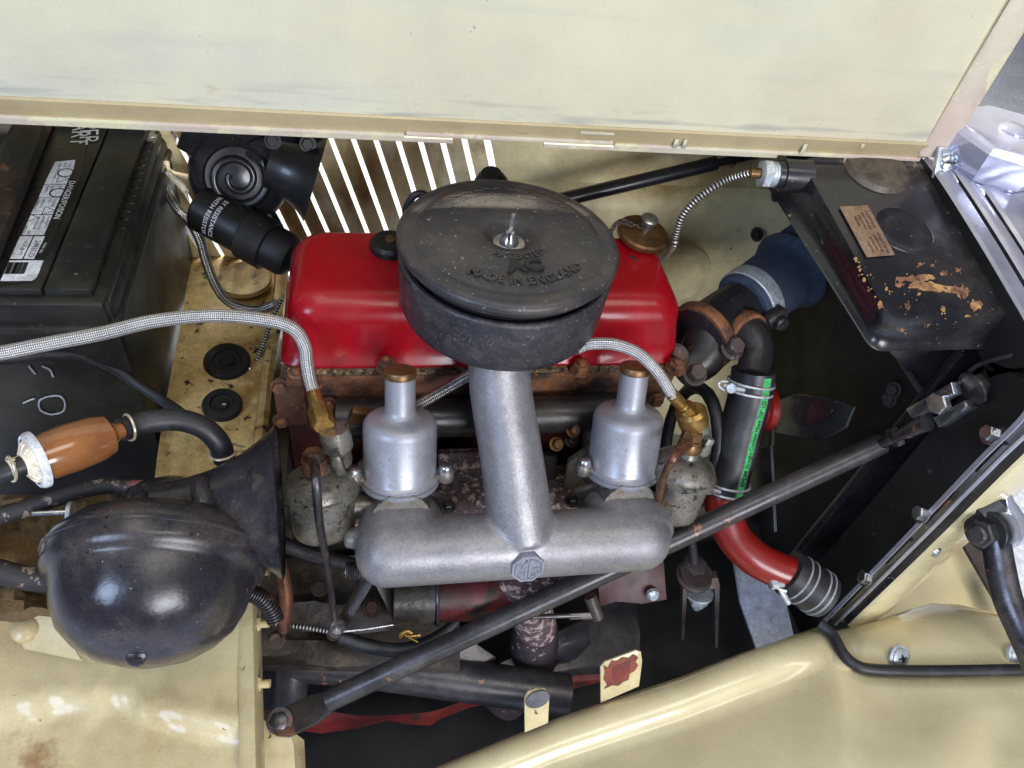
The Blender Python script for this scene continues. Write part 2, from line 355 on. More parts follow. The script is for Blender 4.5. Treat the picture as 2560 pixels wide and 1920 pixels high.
# ================================================================== the place
mb = MB(); mb.grid([[V((x, y, -0.78)) for x in (-4, 0, 4)] for y in (-3, 0, 4)]); struct(mb.obj('garage_floor', 'garage_concrete'))
UP = V((0, 0, 1)); XX = V((1, 0, 0)); YY = V((0, 1, 0))

# ---- raised bonnet half: upright sheet on the centre hinge
bx1 = 0.5432
b = thing('bonnet', 'pale cream bonnet panel raised upright on its centre hinge across the top', 'bonnet', (0, 0.1, 0.238))
rows = []
for k in range(9):
    z = 0.2575 + 0.40 * k / 8
    rows.append([V((x, 0.1 + 0.004 * math.sin(k * .5) + 0.0, z)) for x in [-0.85 + (bx1 - 0.032 + 0.85) * i / 20 for i in range(21)]])
MB().grid(rows, (0, 0.0012, 0)).obj('panel', 'cream_bonnet', b)
nt = MATS['cream_bonnet'].node_tree; bs = nt.nodes['Principled BSDF']; src = bs.inputs['Base Color'].links[0].from_socket   # scuffs and rust along the hinge side
tcx = nt.nodes.new('ShaderNodeTexCoord'); sepx = nt.nodes.new('ShaderNodeSeparateXYZ'); nt.links.new(tcx.outputs['Object'], sepx.inputs[0])
for (z0, z1, sc, st, lo, hi, cc) in ((.055, .018, 60, (.12, 1, 1.5), .52, .66, srgb(150, 150, 142)), (.07, .01, 90, (.5, 1, 1), .62, .80, srgb(176, 144, 110)), (.45, .0, 26, (.08, 1, 1), .57, .75, srgb(184, 180, 160))):
    mr = nt.nodes.new('ShaderNodeMapRange'); mr.inputs[1].default_value = z0; mr.inputs[2].default_value = z1; nt.links.new(sepx.outputs[2], mr.inputs[0])
    mp = nt.nodes.new('ShaderNodeMapping'); mp.inputs['Scale'].default_value = st; nt.links.new(tcx.outputs['Object'], mp.inputs[0])
    nz_ = nt.nodes.new('ShaderNodeTexNoise'); nz_.inputs['Scale'].default_value = sc; nz_.inputs['Detail'].default_value = 6; nt.links.new(mp.outputs[0], nz_.inputs['Vector'])
    r2 = nt.nodes.new('ShaderNodeMapRange'); r2.inputs[1].default_value = lo; r2.inputs[2].default_value = hi; nt.links.new(nz_.outputs[0], r2.inputs[0])
    ml = nt.nodes.new('ShaderNodeMath'); ml.operation = 'MULTIPLY'; nt.links.new(mr.outputs[0], ml.inputs[0]); nt.links.new(r2.outputs[0], ml.inputs[1])
    mx = nt.nodes.new('ShaderNodeMix'); mx.data_type = 'RGBA'; nt.links.new(ml.outputs[0], mx.inputs[0]); nt.links.new(src, mx.inputs[6]); mx.inputs[7].default_value = (*cc, 1)
    src = mx.outputs[2]
nt.links.new(src, bs.inputs['Base Color'])
mb = MB()                                     # folded right-hand lip
prof = [(bx1 - .034, .0998), (bx1 - .031, .0972), (bx1 - .024, .0958), (bx1 - .012, .0945), (bx1 - .003, .0940), (bx1, .0955), (bx1, .103), (bx1 - .013, .1035)]
mb.grid([[V((x, y, z)) for (x, y) in prof] for z in (0.244, 0.30, 0.36, 0.42, 0.5, 0.6575)]); mb.obj('edge_flange', 'cream_edge', b)
mb = MB()                                     # sloping hinge channel below the sheet
mb.grid([[V((x, y, z)) for x in [-0.85 + (bx1 - .016 + .85) * i / 24 for i in range(25)]] for (y, z) in ((.0985, .2600), (.0965, .2582), (.1035, .2380))], (0, .001, -.0005))
mb.obj('hinge_channel', 'cream_flange', b)
hx = lambda px: at(px, 345, y=.103).x
for (x0, x1, z, y) in ((-.85, hx(1012), .2372, .1022), (hx(1013), hx(1535), .2405, .1005), (-.5, hx(1135), .2318, .1050), (hx(1362), hx(1965), .2318, .1050), (hx(1537), hx(2330), .2372, .1022)):
    mb = MB(); mb.box(((x0 + x1) / 2, y, z), (x1 - x0 - .001, .0045, .0052), None, .0012); mb.obj('hinge_leaf', 'cream_edge', b)
for (px, w, h) in ((1490, 95, 7), (1690, 12, 26), (1712, 10, 26), (2010, 12, 30), (2150, 10, 14)):        # paint runs on the channel
    p = at(px, 345 + (px - 1490) * .044, y=.0990)
    mb = MB(); mb.box(p + V((0, -.0012, -.002 if h > 20 else .006)), (w * .0004, .001, h * .00042), None, .0004); mb.obj('paint_run', 'cream_bonnet', b)
# chrome hinge end bracket with screw
h = thing('hinge_bracket', 'small chrome hinge end bracket with slotted screw below the bonnet corner', 'bracket', tuple(at(2365, 415, y=.085)))
c = at(2370, 408, y=.082)
fr = Matrix.Rotation(R(-34), 3, 'X')
MB().box(c - V((0, -.83, .56)) * .003, (.030, .006, .036), fr, .0015).obj('plate', 'zinc', h)
MB().tube([at(2350, 384, y=.090), at(2396, 384, y=.090)], .005, 18, 1).obj('knuckle', 'zinc', h)
sa = V((0, -.83, .56)).normalized()
s_ = MB().lathe([(.0105, 0), (.0105, .002), (.008, .0042), (0, .005)], c, sa, 24).obj('screw', 'steel', h)
MB().box(c + sa * .005, (.012, .0014, .0016), fr).obj('slot', 'black_deep', s_)

# ---- far side: louvred bonnet side standing closed
FY = 0.38
f = thing('far_bonnet_side', 'dirty cream louvred bonnet side beyond the engine with daylight slits', 'panel', (-0.1, FY, -0.2))
rk = V((.3, 0, -1))
n0 = 22
for i in range(n0):
    p = at(1216 - 55.3 * i - 27 if False else 1189 - 55.3 * i, 352, y=FY)       # middle of each fin, near its top
    ang = R(5)
    w = V((math.cos(ang), -math.sin(ang), 0)) * 0.0122
    top = p + rk * (-.03); bot = p + rk * .30
    mb = MB()
    rows = []
    for t in (-1, -.5, 0, .5, 1):
        off = w * t + V((0, -.0022 * (1 - t * t), 0))
        rows.append([top + off, top.lerp(bot, .5) + off, bot + off])
    mb.grid(rows, (0, .0008, 0)); mb.obj('louvre', 'louvre_tan', f)
pr = at(1226, 352, y=FY)
mb = MB(); mb.plate([pr + rk * -.12 + V((.001, 0, 0)), V((.62, FY, pr.z + .12)), V((.62, FY, .012)), pr + rk * .105], (0, .001, 0)); mb.obj('upper_panel', 'cream_far', f)
MB().grid([[V((x, y, z)) for x in (-.85, -.3, .1, .62)] for (y, z) in ((.112, .236), (.2, .226), (.3, .206), (.36, .18), (.378, .165))], (0, 0, .001)).obj('top_panel', 'cream_far', f)
mb = MB(); mb.plate([V((-.8, FY, .105)), V((.06, FY, .105)), V((.06, FY, .17)), V((-.8, FY, .17))], (0, .001, 0)); mb.obj('top_rail', 'cream_far', f)
# lower inner wing with rolled swage
w = thing('far_inner_wing', 'cream inner wing panel with a pressed swage behind the oil filler cap', 'panel', (.3, .36, -.3))
rows = []
for (y, z) in ((.379, .010), (.366, .006), (.352, -.004), (.346, -.02), (.345, -.12), (.335, -.19), (.30, -.25), (.24, -.30), (.2, -.40)):
    rows.append([V((x, y - (.02 * math.exp(-((x - .47) / .05) ** 2) if z < -.05 else 0), z)) for x in [.085 + .52 * i / 20 for i in range(21)]])
MB().grid(rows, (0, .001, -.001)).obj('panel', 'cream_far', w)
mb = MB(); c = at(1690, 690, y=.325); mb.lathe([(.062, 0), (.06, .006), (.048, .009), (.04, .004), (0, .004)], c, (0, -1, .15), 36); mb.obj('pressing', 'cream_far', w)
# far black stay rod
a_, b_ = at(1380, 505, y=.27), at(1790, 408, y=.30)
t = thing('far_stay_rod', 'black painted stay rod crossing the cream panel behind the air cleaner', 'rod', tuple(a_))
MB().tube([a_, b_], .0105, 14).obj('rod', 'black_paint', t)
MB().tube([b_, at(1900, 385, y=.305)], .006, 12).obj('threaded_end', 'black_paint', t)
bolt(t, at(1822, 402, y=.302), rod(a_, b_), .011, .008, 'black_paint', 'nut', False)

# ---- far snail horn
HY = .305
hc = at(594, 446, y=HY)
t = thing('far_horn', 'glossy black snail shell horn mounted by the louvres beside the battery', 'horn', tuple(hc - V((0, 0, .08))))
ax = V((.05, -1, .45)).normalized()
mb = MB(); mb.lathe([(.050, -.05), (.062, -.036), (.066, -.020), (.062, -.008), (.052, .002), (.044, .006), (.041, .001), (.028, 0), (.012, .003), (0, .004)], hc, ax, 48); sh = mb.obj('shell', 'black_paint', t)
x1 = ax.orthogonal(); x1 = V((1, 0, 0)) - ax * ax.x; x1.normalize(); y1 = ax.cross(x1)
pts = []; rr = []
for k in range(40):
    a = -k * .27 + .6; r = .040 - .00075 * k
    pts.append(hc + x1 * math.cos(a) * r + y1 * math.sin(a) * r + ax * .004); rr.append(.0062 - .00006 * k)
MB().tube(pts, rr, 10, 2).obj('spiral_rib', 'black_paint', t)
mc = at(788, 446, y=HY); ma = V((1, -.12, -.30)).normalized()
prf = [(.034 + .024 * (k / 14) ** 2.4 + .002 * k / 14, -.062 + .062 * k / 14) for k in range(15)]
MB().lathe(prf + [(.0605, .001), (.058, .001)] + [(r - .0016, h_) for r, h_ in reversed(prf)], mc, ma, 48, False).obj('trumpet', 'black_paint', t, 60)
MB().tube([mc - ma * .060, at(690, 380, y=HY + .05), at(630, 370, y=HY + .08)], [.034, .038, .04], 24, 5).obj('throat', 'black_paint', t)
mb = MB(); mb.plate([at(455, 325, y=HY + .02), at(640, 322, y=HY + .02), at(830, 335, y=HY + .02), at(800, 372, y=HY + .02), at(480, 395, y=HY + .02), at(440, 372, y=HY + .02)], (0, .03, 0), .005); mb.obj('bracket', 'black_paint', t)
for px, py in ((682, 352), (770, 360)): bolt(t, at(px, py, y=HY - .005), (0, -1, .5), .008, .007, 'black_paint')

# ---- ignition coil
a_, m_, c_, e_ = at(500, 518, d=1.02), at(616, 584, d=1.02), at(674, 614, d=1.02), at(728, 642, d=1.02)
ax = rod(a_, e_)
t = thing('ignition_coil', 'black cylindrical ignition coil with faded white print behind the battery', 'coil', tuple(m_))
MB().lathe([(0.0282, 0), (0.0324, .004), (0.0324, (m_ - a_).length)], a_, ax, 40).obj('body', 'black_plastic', t)
MB().lathe([(0.0344, 0), (0.0353, .001), (0.0353, (c_ - m_).length), (0.0340, (c_ - m_).length + .001)], m_, ax, 40).obj('clamp_band', 'dark_plate', t)
MB().lathe([(0.0307, 0), (0.0307, .025), (0.0266, .034), (0.0149, .040), (0.0116, .055), (0, .055)], c_, ax, 36).obj('tower', 'black_deep', t)
vdir = (CAM - m_).normalized(); sx = (vdir - ax * vdir.dot(ax)).normalized(); sy = ax.cross(sx)
def coilmap(s0, a0):
    def fn(u, v, w_):       # text runs around the barrel, letters stand along the axis
        an = a0 + u / .0328
        return a_ + ax * (s0 + v) + (sx * math.cos(an) + sy * math.sin(an)) * (.0328 + w_)
    return fn
text('BY RESISTANCE', .0088, coilmap(.036, .10), 'print_white', 'lettering', t)
text('WITH RESISTOR', .0088, coilmap(.026, .10), 'print_white', 'lettering', t)
tag(MB().tube([at(640, 515, d=1.05), at(668, 522, d=1.05), at(690, 545, d=1.06), at(715, 600, d=1.07)], .004, 8).obj('coil_lead', 'green_wire'), 'short green wire behind the ignition coil and far horn', 'wire')
tag(MB().tube([at(415, 405, d=1.02), at(425, 432, d=1.02), at(480, 446, d=1.03), at(530, 465, d=1.05), at(565, 487, d=1.06)], .0042, 8).obj('horn_wire', 'nylon'), 'cream cloth covered wire running from battery corner to the far horn', 'wire')
tag(MB().tube([at(420, 430, d=1.0), at(440, 452, d=1.0), at(452, 462, d=1.0), at(466, 480, d=1.0)], .0045, 8).obj('horn_wire', 'nylon'), 'short bent cream wire end hanging beside the battery corner', 'wire')

# ---- battery
BZ = .08
t = thing('battery', 'large black car battery with white warning labels at the left edge', 'battery', (-.5, .2, -.13))
MB().box((-.53, .235, -.12), (.258, .41, .36), None, .010).obj('case', 'black_plastic', t)
mb = MB(); mb.box((-.5275, .2315, .052), (.245, .415, .036), None, .007); lid = mb.obj('lid', 'black_plastic', t)
MB().box((-.5275, .2315, .0355), (.262, .428, .012), None, .004).obj('lid_lip', 'black_plastic', t)
MB().box((-.4405, .2365, .073), (.046, .40, .014), None, .003).obj('vent_strip', 'black_plastic', t)
MB().box((-.5225, .2365, .0735), (.115, .40, .013), None, .003).obj('cell_cover', 'black_plastic', t)
for i in range(14):
    y = .16 + i * .0165
    mb = MB(); mb.box((-.4155 + .002, y, .066), (.010, .0085, .009), Matrix.Rotation(.35, 3, 'Z'), .0015); mb.obj('grip_rib', 'black_plastic', t)
LZ = .0804
bl = lambda zx, zy, z=LZ: at(zx / 3.95, 300 + zy / 3.95, z=z)
def quad(zp, m, name, z=LZ, par=t): return MB().plate([bl(x, y, z) for x, y in zp], (0, 0, .0003)).obj(name, m, par)
lab = quad([(600, -150), (900, -150), (850, 60), (855, 260), (800, 560), (430, 1400), (335, 1600), (0, 1640), (-200, 1640), (300, 600)], 'label_black', 'label_sheet')
Lw = 'label_white'
quad([(545, 415), (745, 395), (728, 480), (655, 632), (440, 632)], Lw, 'warning_label', LZ + .0004)
quad([(438, 640), (652, 640), (597, 760), (385, 760)], Lw, 'warning_label', LZ + .0004)
quad([(384, 768), (593, 768), (520, 930), (306, 930)], Lw, 'warning_label', LZ + .0004)
quad([(303, 942), (516, 942), (435, 1135), (215, 1135)], Lw, 'warning_label', LZ + .0004)
quad([(200, 1150), (325, 1150), (220, 1370), (100, 1370)], Lw, 'rating_label', LZ + .0004)
quad([(340, 1150), (445, 1150), (335, 1372), (235, 1370)], Lw, 'part_number_label', LZ + .0004)
quad([(95, 1390), (430, 1388), (385, 1505), (362, 1555), (335, 1580), (300, 1588), (5, 1590)], Lw, 'barcode_label', LZ + .0004)
def btext(s, p0, p1, m='print_black', fit=True, k=1.0, z=LZ + .001):
    a, b = bl(*p0, z), bl(*p1, z); d = (b - a); L_ = d.length
    size = k * L_ / max(1, len(s)) * 1.75
    text(s, size, planemap(a, d, UP), m, 'lettering', t, 0, 'LEFT', 0, L_)
btext('DANGER/POISON', (690, 600), (530, 970), 'print_white', k=.95)
btext('SUPER', (800, -110), (785, 230), 'print_white', k=1.05)
btext('START', (745, -90), (690, 245), 'print_white', k=1.0)
btext('24RECO', (352, 1185), (275, 1350), k=.95)
btext('PART NO', (438, 1210), (385, 1310), 'print_white', k=.9)
btext('CCA @ 0°F', (245, 1190), (182, 1335), k=.9)
btext('FLUSH EYES', (475, 950), (430, 1065)); btext('IMMEDIATELY', (425, 948), (365, 1085), k=.9); btext('WITH WATER', (370, 950), (315, 1080)); btext('GET', (275, 1090), (258, 1130)); btext('MEDICAL', (250, 1040), (215, 1125))
btext('SULFURIC', (540, 775), (500, 862)); btext('ACID', (490, 775), (470, 815)); btext('CAN CAUSE', (432, 772), (390, 862)); btext('BLINDNESS OR', (380, 772), (330, 885), k=.9)
btext('NO', (590, 650), (580, 672)); btext('SPARKS', (510, 650), (485, 715)); btext('FLAMES', (465, 650), (435, 715))
btext('SHIELD', (690, 425), (675, 470)); btext('EYES', (640, 425), (625, 462)); btext('EXPLOSIVE GASES', (588, 425), (525, 580), k=.9)
mb = MB()
for i, xx in enumerate((90, 105, 120, 150, 160, 172, 195, 215, 235, 255)):
    a, b = bl(xx + 14, 1405, LZ + .0008), bl(xx - 40 + 6, 1520, LZ + .0008); wv = XX * (.0008 if i % 3 else .0016)
    mb.plate([a - wv, a + wv, b + wv, b - wv], (0, 0, .0002))
mb.obj('barcode', 'print_black', t)
for (zx, zy, tri) in ((650, 520, 0), (610, 580, 1), (572, 718, 0), (470, 893, 1), (308, 965, 1)):
    c = bl(zx, zy, LZ + .0008); mb = MB()
    n_ = 3 if tri else 20; r_ = .0095
    o_ = [c + V((math.cos(2 * math.pi * i / n_), math.sin(2 * math.pi * i / n_), 0)) * r_ for i in range(n_)]
    i_ = [c + (p - c) * .8 for p in o_]
    a, b = mb.ring(o_), mb.ring(i_); mb.bridge(a, b); mb.obj('warning_symbol', 'print_black', t, flat=True)
fy = .028
for pl_ in ([(100, 1000), (118, 992), (148, 990), (162, 1005), (158, 1028), (128, 1036), (102, 1026), (97, 1008), (102, 998)], [(58, 1008), (75, 1000), (86, 997)], [(72, 915), (88, 935)], [(105, 915), (125, 925), (133, 942)]):
    MB().tube([at(px, py, y=fy) for px, py in pl_], .0011, 6, 4).obj('chalk_mark', mat('chalk', srgb(170, 172, 176), .9) if 'chalk' not in MATS else 'chalk', t)
# rusty hold-down bar over the battery
t2 = thing('battery_clamp', 'rusty dark angle bar clamping the battery down at far left', 'clamp', (-.6, .2, .085))
pts = [at(60, 250, z=.095), at(135, 250, z=.095), at(-20, 650, z=.095), at(-110, 650, z=.095)]
MB().plate(pts, (0, 0, -.004), .001).obj('top_leg', 'dark_plate', t2)
MB().plate([at(135, 250, z=.095) + V((-.001, 0, -.0005)), at(-20, 650, z=.095) + V((-.001, 0, -.0005)), at(0, 648, z=.083), at(160, 245, z=.083)], (-.002, 0, -.002)).obj('side_leg', 'dark_plate', t2)

# ---- bulkhead shelf with grommets
PZ = -.15
t = thing('bulkhead_shelf', 'dirty cream bulkhead shelf with two black grommets between battery and engine', 'panel', tuple(at(540, 950, z=PZ)))
L0 = [(482, 640), (470, 690), (455, 800), (430, 920), (408, 1040), (392, 1150), (380, 1260), (372, 1400)]
R0 = [(700, 640), (700, 690), (690, 800), (668, 920), (655, 1040), (645, 1150), (640, 1260), (640, 1400)]
MB().grid([[at(*l, z=PZ).lerp(at(*r, z=PZ), k / 5) + V((0, 0, .003 * math.sin(k * 1.3))) for k in range(6)] for l, r in zip(L0, R0)], (0, 0, -.002)).obj('shelf', 'cream_dirty', t)
mb = MB(); mb.grid([[at(*r, z=PZ) + o for o in (V((-.008, 0, .001)), V((-.004, 0, .009)), V((.004, 0, .010)), V((.010, 0, .004)), V((.010, 0, -.05)))] for r in R0], None); mb.obj('edge_flange', 'cream_dirty', t)
for (px, py, r) in ((568, 905, .031), (556, 1014, .0255)):
    c = at(px, py, z=PZ + .003)
    mb = MB(); mb.lathe([(r, 0), (r, .003), (r * .93, .006), (r * .6, .0065), (r * .55, .0035), (r * .35, .003), (r * .3, .006), (0, .0065)], c, (.05, -.12, 1), 36); mb.obj('grommet', 'black_deep', t)
mb = MB(); c = at(612, 702, z=PZ + .012); mb.lathe([(.040, 0), (.038, .006), (0, .0075)], c, UP, 30); mb.obj('cover_plate', 'cream_dirty', t)

# ---- cables and hoses on the left
def hose(name, pts, r, m, label, cat='hose', seg=14, sub=6):
    return tag(MB().tube(pts, r, seg, sub).obj(name, m), label, cat)
hose('oil_gauge_hose', [at(415, 470, d=1.04), at(440, 518, d=1.03), at(475, 555, d=1.03), at(500, 600, d=1.03), at(516, 655, d=1.04), at(540, 715, d=1.06), at(575, 757, d=1.07), at(640, 775, d=1.07), at(690, 760, d=1.05)], .0068, 'braid_fine', 'dark braided hose curving down between battery and coil')
t = thing('speedometer_cable', 'thin spiral steel cable entering the lower black grommet', 'cable', tuple(at(556, 1014, z=PZ)))
MB().tube([at(705, 745, d=1.03), at(680, 800, d=1.04), at(662, 850, d=1.05), at(640, 905, d=1.06), at(615, 950, d=1.07), at(590, 985, d=1.075), at(560, 1014, z=PZ + .008)], .0032, 10).obj('cable', 'spiral', t)
mb = MB(); mb.lathe([(.006, 0), (.007, .003), (.006, .006)], at(621, 928, d=1.05), (.5, .6, .4), 16); mb.obj('cable_clip', 'steel', t)
hose('vent_hose', [at(-330, 980, d=.74), at(-160, 935, d=.77), at(-40, 905, d=.80), at(60, 893, d=.82), at(127, 887, d=.83), at(206, 890, d=.85), at(285, 921, d=.87), at(348, 963, d=.88), at(411, 1004, d=.88), at(455, 1035, d=.87), at(500, 1080, d=.86)], .0062, 'black_rubber', 'plain black rubber hose arching over the battery side')
# starter cable, red lead and bolt near the filter
hose('starter_cable', [at(-300, 1370, d=.72), at(-160, 1335, d=.74), at(-40, 1300, d=.76), at(50, 1275, d=.77), at(140, 1245, d=.78), at(220, 1222, d=.79), at(300, 1215, d=.80), at(345, 1232, d=.80)], [.0095, .0095, .0095, .0095, .009, .0085, .0085, .006], 'cable_dirty', 'thick black cable with flaking dirt below the fuel filter', 'cable')
hose('red_lead', [at(300, 1213, d=.80), at(350, 1210, d=.80), at(410, 1218, d=.81), at(480, 1235, d=.82)], .0042, 'red_wire', 'dull red wire emerging from the dirty cable behind the horn', 'wire')
t = thing('mounting_bolt', 'long shiny bolt with washer poking out left of the horn', 'bolt', tuple(at(130, 1285, d=.76)))
MB().tube([at(82, 1285, d=.76), at(185, 1280, d=.77)], .0034, 12).obj('shank', 'steel', t)
MB().lathe([(.014, 0), (.014, .004)], at(172, 1288, d=.76), rod(at(82, 1285, d=.76), at(185, 1280, d=.77)), 20).obj('washer', 'zinc', t)
# mud / old sealant ledge behind horn
mb = MB()
rows = []
for j in range(12):
    rows.append([at(-40 + i * 26, 1235 + j * 27, z=-.115) + V((0, 0, .02 * noise.noise(V((i * .45, j * .5, 2))) + .008 * noise.noise(V((i * 1.3, j * 1.2, 5))))) for i in range(16)])
tag(mb.grid(rows, (0, 0, -.02)).obj('dried_mud', 'mud'), 'crust of dried brown dirt on the ledge left of the horn', 'dirt')
hose('dirty_loom', [at(-320, 1400, d=.72), at(-160, 1405, d=.73), at(-40, 1420, d=.74), at(40, 1440, d=.745), at(110, 1452, d=.75), at(180, 1462, d=.75)], .012, 'cable_dirty', 'grimy black wiring loom entering at left below the dirt crust', 'cable')

# ---- fuel filter with hoses
fa, fb = at(86, 1152, d=.66), at(292, 1079, d=.71)
ax = rod(fa, fb); Lf = (fb - fa).length
t = thing('fuel_filter', 'amber inline fuel filter with white rimmed disc and spring clips', 'filter', tuple(fa))
MB().lathe([(.019, .002), (.0215, .012), (.0225, .030), (.0215, .052), (.0185, .064), (.011, Lf - .004), (.008, Lf), (.0075, Lf + .01)], fa, ax, 36).obj('bowl', 'amber', t)
mb = MB(); mb.lathe([(.0215, -.003), (.0245, -.0028), (.0262, 0), (.0262, .004), (.022, .0045), (.019, .004)], fa, ax, 40, False); mb.obj('rim', 'label_white', t)
mb = MB(); mb.lathe([(.0228, -.0015), (.019, -.003), (.012, -.009), (.009, -.010), (.0085, -.02)], fa, ax, 36); mb.obj('end_cap', 'nylon', t)
for i in range(14):
    an = i * 2 * math.pi / 14; xo = ax.orthogonal().normalized(); yo = ax.cross(xo); d_ = xo * math.cos(an) + yo * math.sin(an)
    MB().tube([fa + d_ * .010 - ax * .008, fa + d_ * .0185 - ax * .0035], .0016, 6, 1).obj('rib', 'nylon', t)
def springclip(c, axis, r, ears, name='spring_clip', par=t, m='wire_zinc'):
    axis = V(axis).normalized(); vv = (CAM - V(c)).normalized(); x = axis.cross(vv).normalized(); y = axis.cross(x)
    pts = [V(c) + (x * math.cos(a) + y * math.sin(a)) * r + axis * .003 * math.sin(a * .5) for a in [ears + .35 + (2 * math.pi - .7) * k / 18 for k in range(19)]]
    o1 = (x * math.cos(ears) + y * math.sin(ears))
    pts = [pts[0] + o1 * .013 + axis * .005] + pts + [pts[-1] + o1 * .012 + axis * .010]
    return MB().tube(pts, .0014, 8, 2).obj(name, m, par)
springclip(fa + ax * -.020, ax, .0105, 1.9); springclip(fb + ax * .010, ax, .0125, 1.5)
hose('fuel_feed_hose', [at(-320, 1290, d=.60), at(-180, 1245, d=.62), at(-60, 1205, d=.64), at(0, 1185, d=.645), at(40, 1170, d=.65), at(76, 1156, d=.655)], .0092, 'black_rubber', 'thick black rubber hose entering the white end of the filter')
t3 = thing('fuel_outlet_hose', 'thick black rubber hose bending down from the amber filter to the horn', 'hose', tuple(at(440, 1050, d=.74)))
hp_ = [fb + ax * .004, at(340, 1062, d=.725), at(390, 1052, d=.735), at(450, 1050, d=.745), at(510, 1070, d=.755), at(548, 1108, d=.765), at(562, 1150, d=.775)]
MB().tube(hp_, .0112, 18).obj('hose', 'black_rubber', t3)
MB().tube([at(560, 1140, d=.774), at(572, 1180, d=.785), at(585, 1230, d=.8)], .0085, 16).obj('pipe_stub', 'black_deep', t3)
springclip(at(556, 1130, d=.77), rod(hp_[-2], hp_[-1]), .0125, 2.9, 'spring_clip', t3)

# ================================================================== engine
def rrect(x0, x1, y0, y1, c, z, n=6):
    pts = []
    for (cx, cy, a0) in ((x1 - c, y1 - c, 0), (x0 + c, y1 - c, 90), (x0 + c, y0 + c, 180), (x1 - c, y0 + c, 270)):
        for k in range(n + 1):
            a = R(a0 + 90 * k / n); pts.append(V((cx + c * math.cos(a), cy + c * math.sin(a), z)))
    return pts
VX0, VX1, VY0, VY1 = -.226, .252, 0.0, .158
t = thing('valve_cover', 'glossy red rocker cover under the black air cleaner', 'engine cover', (.01, .07, 0))
mb = MB(); prev = None
lev = [(-.002, -.004, -.004, .020), (.0005, -.005, -.005, .021), (.003, -.004, -.004, .021), (.0055, -.001, -.001, .022), (.03, .004, .002, .026), (.047, .008, .004, .03)]
for k in range(1, 9):
    a = R(90 * k / 8); lev.append((.047 + .036 * math.sin(a), .008 + .036 * (1 - math.cos(a)), .004 + .030 * (1 - math.cos(a)), .03 - .004 * k / 8))
for (z, iy, ix, c) in lev:
    cur = mb.ring(rrect(VX0 + ix, VX1 - ix, VY0 + iy, VY1 - iy * .45, c, z))
    if prev: mb.bridge(prev, cur)
    prev = cur
mb.face(prev); mb.obj('cover', 'red_cover', t, 50)
mb = MB(); a = mb.ring(rrect(VX0 - .006, VX1 + .004, VY0 - .009, VY1 + .004, .02, -.0085)); b2 = mb.ring(rrect(VX0 - .006, VX1 + .004, VY0 - .009, VY1 + .004, .02, -.0022)); mb.face(a); mb.face(b2); mb.bridge(a, b2); mb.obj('cork_gasket', 'cork', t)
# knurled black knob on the cover, half hidden by the air cleaner
kn = thing('cover_knob', 'black knurled knob on the red rocker cover left of the air cleaner', 'knob', tuple(at(972, 625, z=.08)))
c = at(975, 628, z=.079); mb = MB()
rg = []
for (r, h_) in ((.022, 0), (.023, .003), (.023, .012), (.020, .016)):
    rg.append(mb.ring([c + V((math.cos(2 * math.pi * i / 48), math.sin(2 * math.pi * i / 48), 0)) * (r * (1 + (.035 if i % 4 < 2 and .001 < h_ < .014 else 0))) + UP * h_ for i in range(48)]))
for a, b2 in zip(rg, rg[1:]): mb.bridge(a, b2)
mb.face(rg[-1]); mb.obj('knob', 'black_plastic', kn)
MB().lathe([(.006, .016), (.006, .019), (.004, .020), (0, .020)], c, UP, 16).obj('stud', 'brass_dull', kn)
# oil filler cap with chain
oc = at(1605, 590, z=.088)
t = thing('oil_filler_cap', 'bronze round oil filler cap with knob and chain on the red cover', 'cap', tuple(at(1605, 600, z=.076)))
oa = V((.08, -.05, 1)).normalized()
MB().lathe([(.027, -.014), (.028, -.004), (.030, 0)], oc, oa, 36).obj('neck', 'red_cover', t)
MB().lathe([(.034, .0), (.0345, .002), (.0345, .006), (.032, .0085), (.02, .0095), (0, .010)], oc, oa, 44).obj('lid', 'brass_dull', t)
kc = oc + oa * .010
kb = MB().lathe([(.006, 0), (.006, .006), (.0085, .007), (.0085, .009), (.006, .010), (.006, .014), (.011, .016), (.0115, .019), (.009, .021), (0, .0215)], kc, V((.1, -.1, 1)), 24).obj('knob', 'steel', t)
chp = [kc + UP * .005, at(1575, 560, z=.108), at(1555, 553, z=.11), at(1540, 562, z=.105), at(1530, 575, z=.10), at(1520, 590, z=.09)]
tmp = MB(); tmp.tube(chp, .001, 4, 6); pth = tmp.path; tmp.bm.free()
for i in range(0, len(pth), 2):
    p, tn, x, y, r_, l_ = pth[i]; xx = (x if (i // 2) % 2 else y)
    lk = [p + tn * math.cos(a) * .0042 + xx * math.sin(a) * .0028 for a in [2 * math.pi * k / 8 for k in range(9)]]
    MB().tube(lk, .0009, 5, 1).obj('chain_link', 'iron_dark', t)
MB().tube([at(1575, 640, z=.082), at(1600, 662, z=.080), at(1625, 668, z=.079), at(1640, 664, z=.079)], .003, 8).obj('spring_clip', 'steel_dark', t)

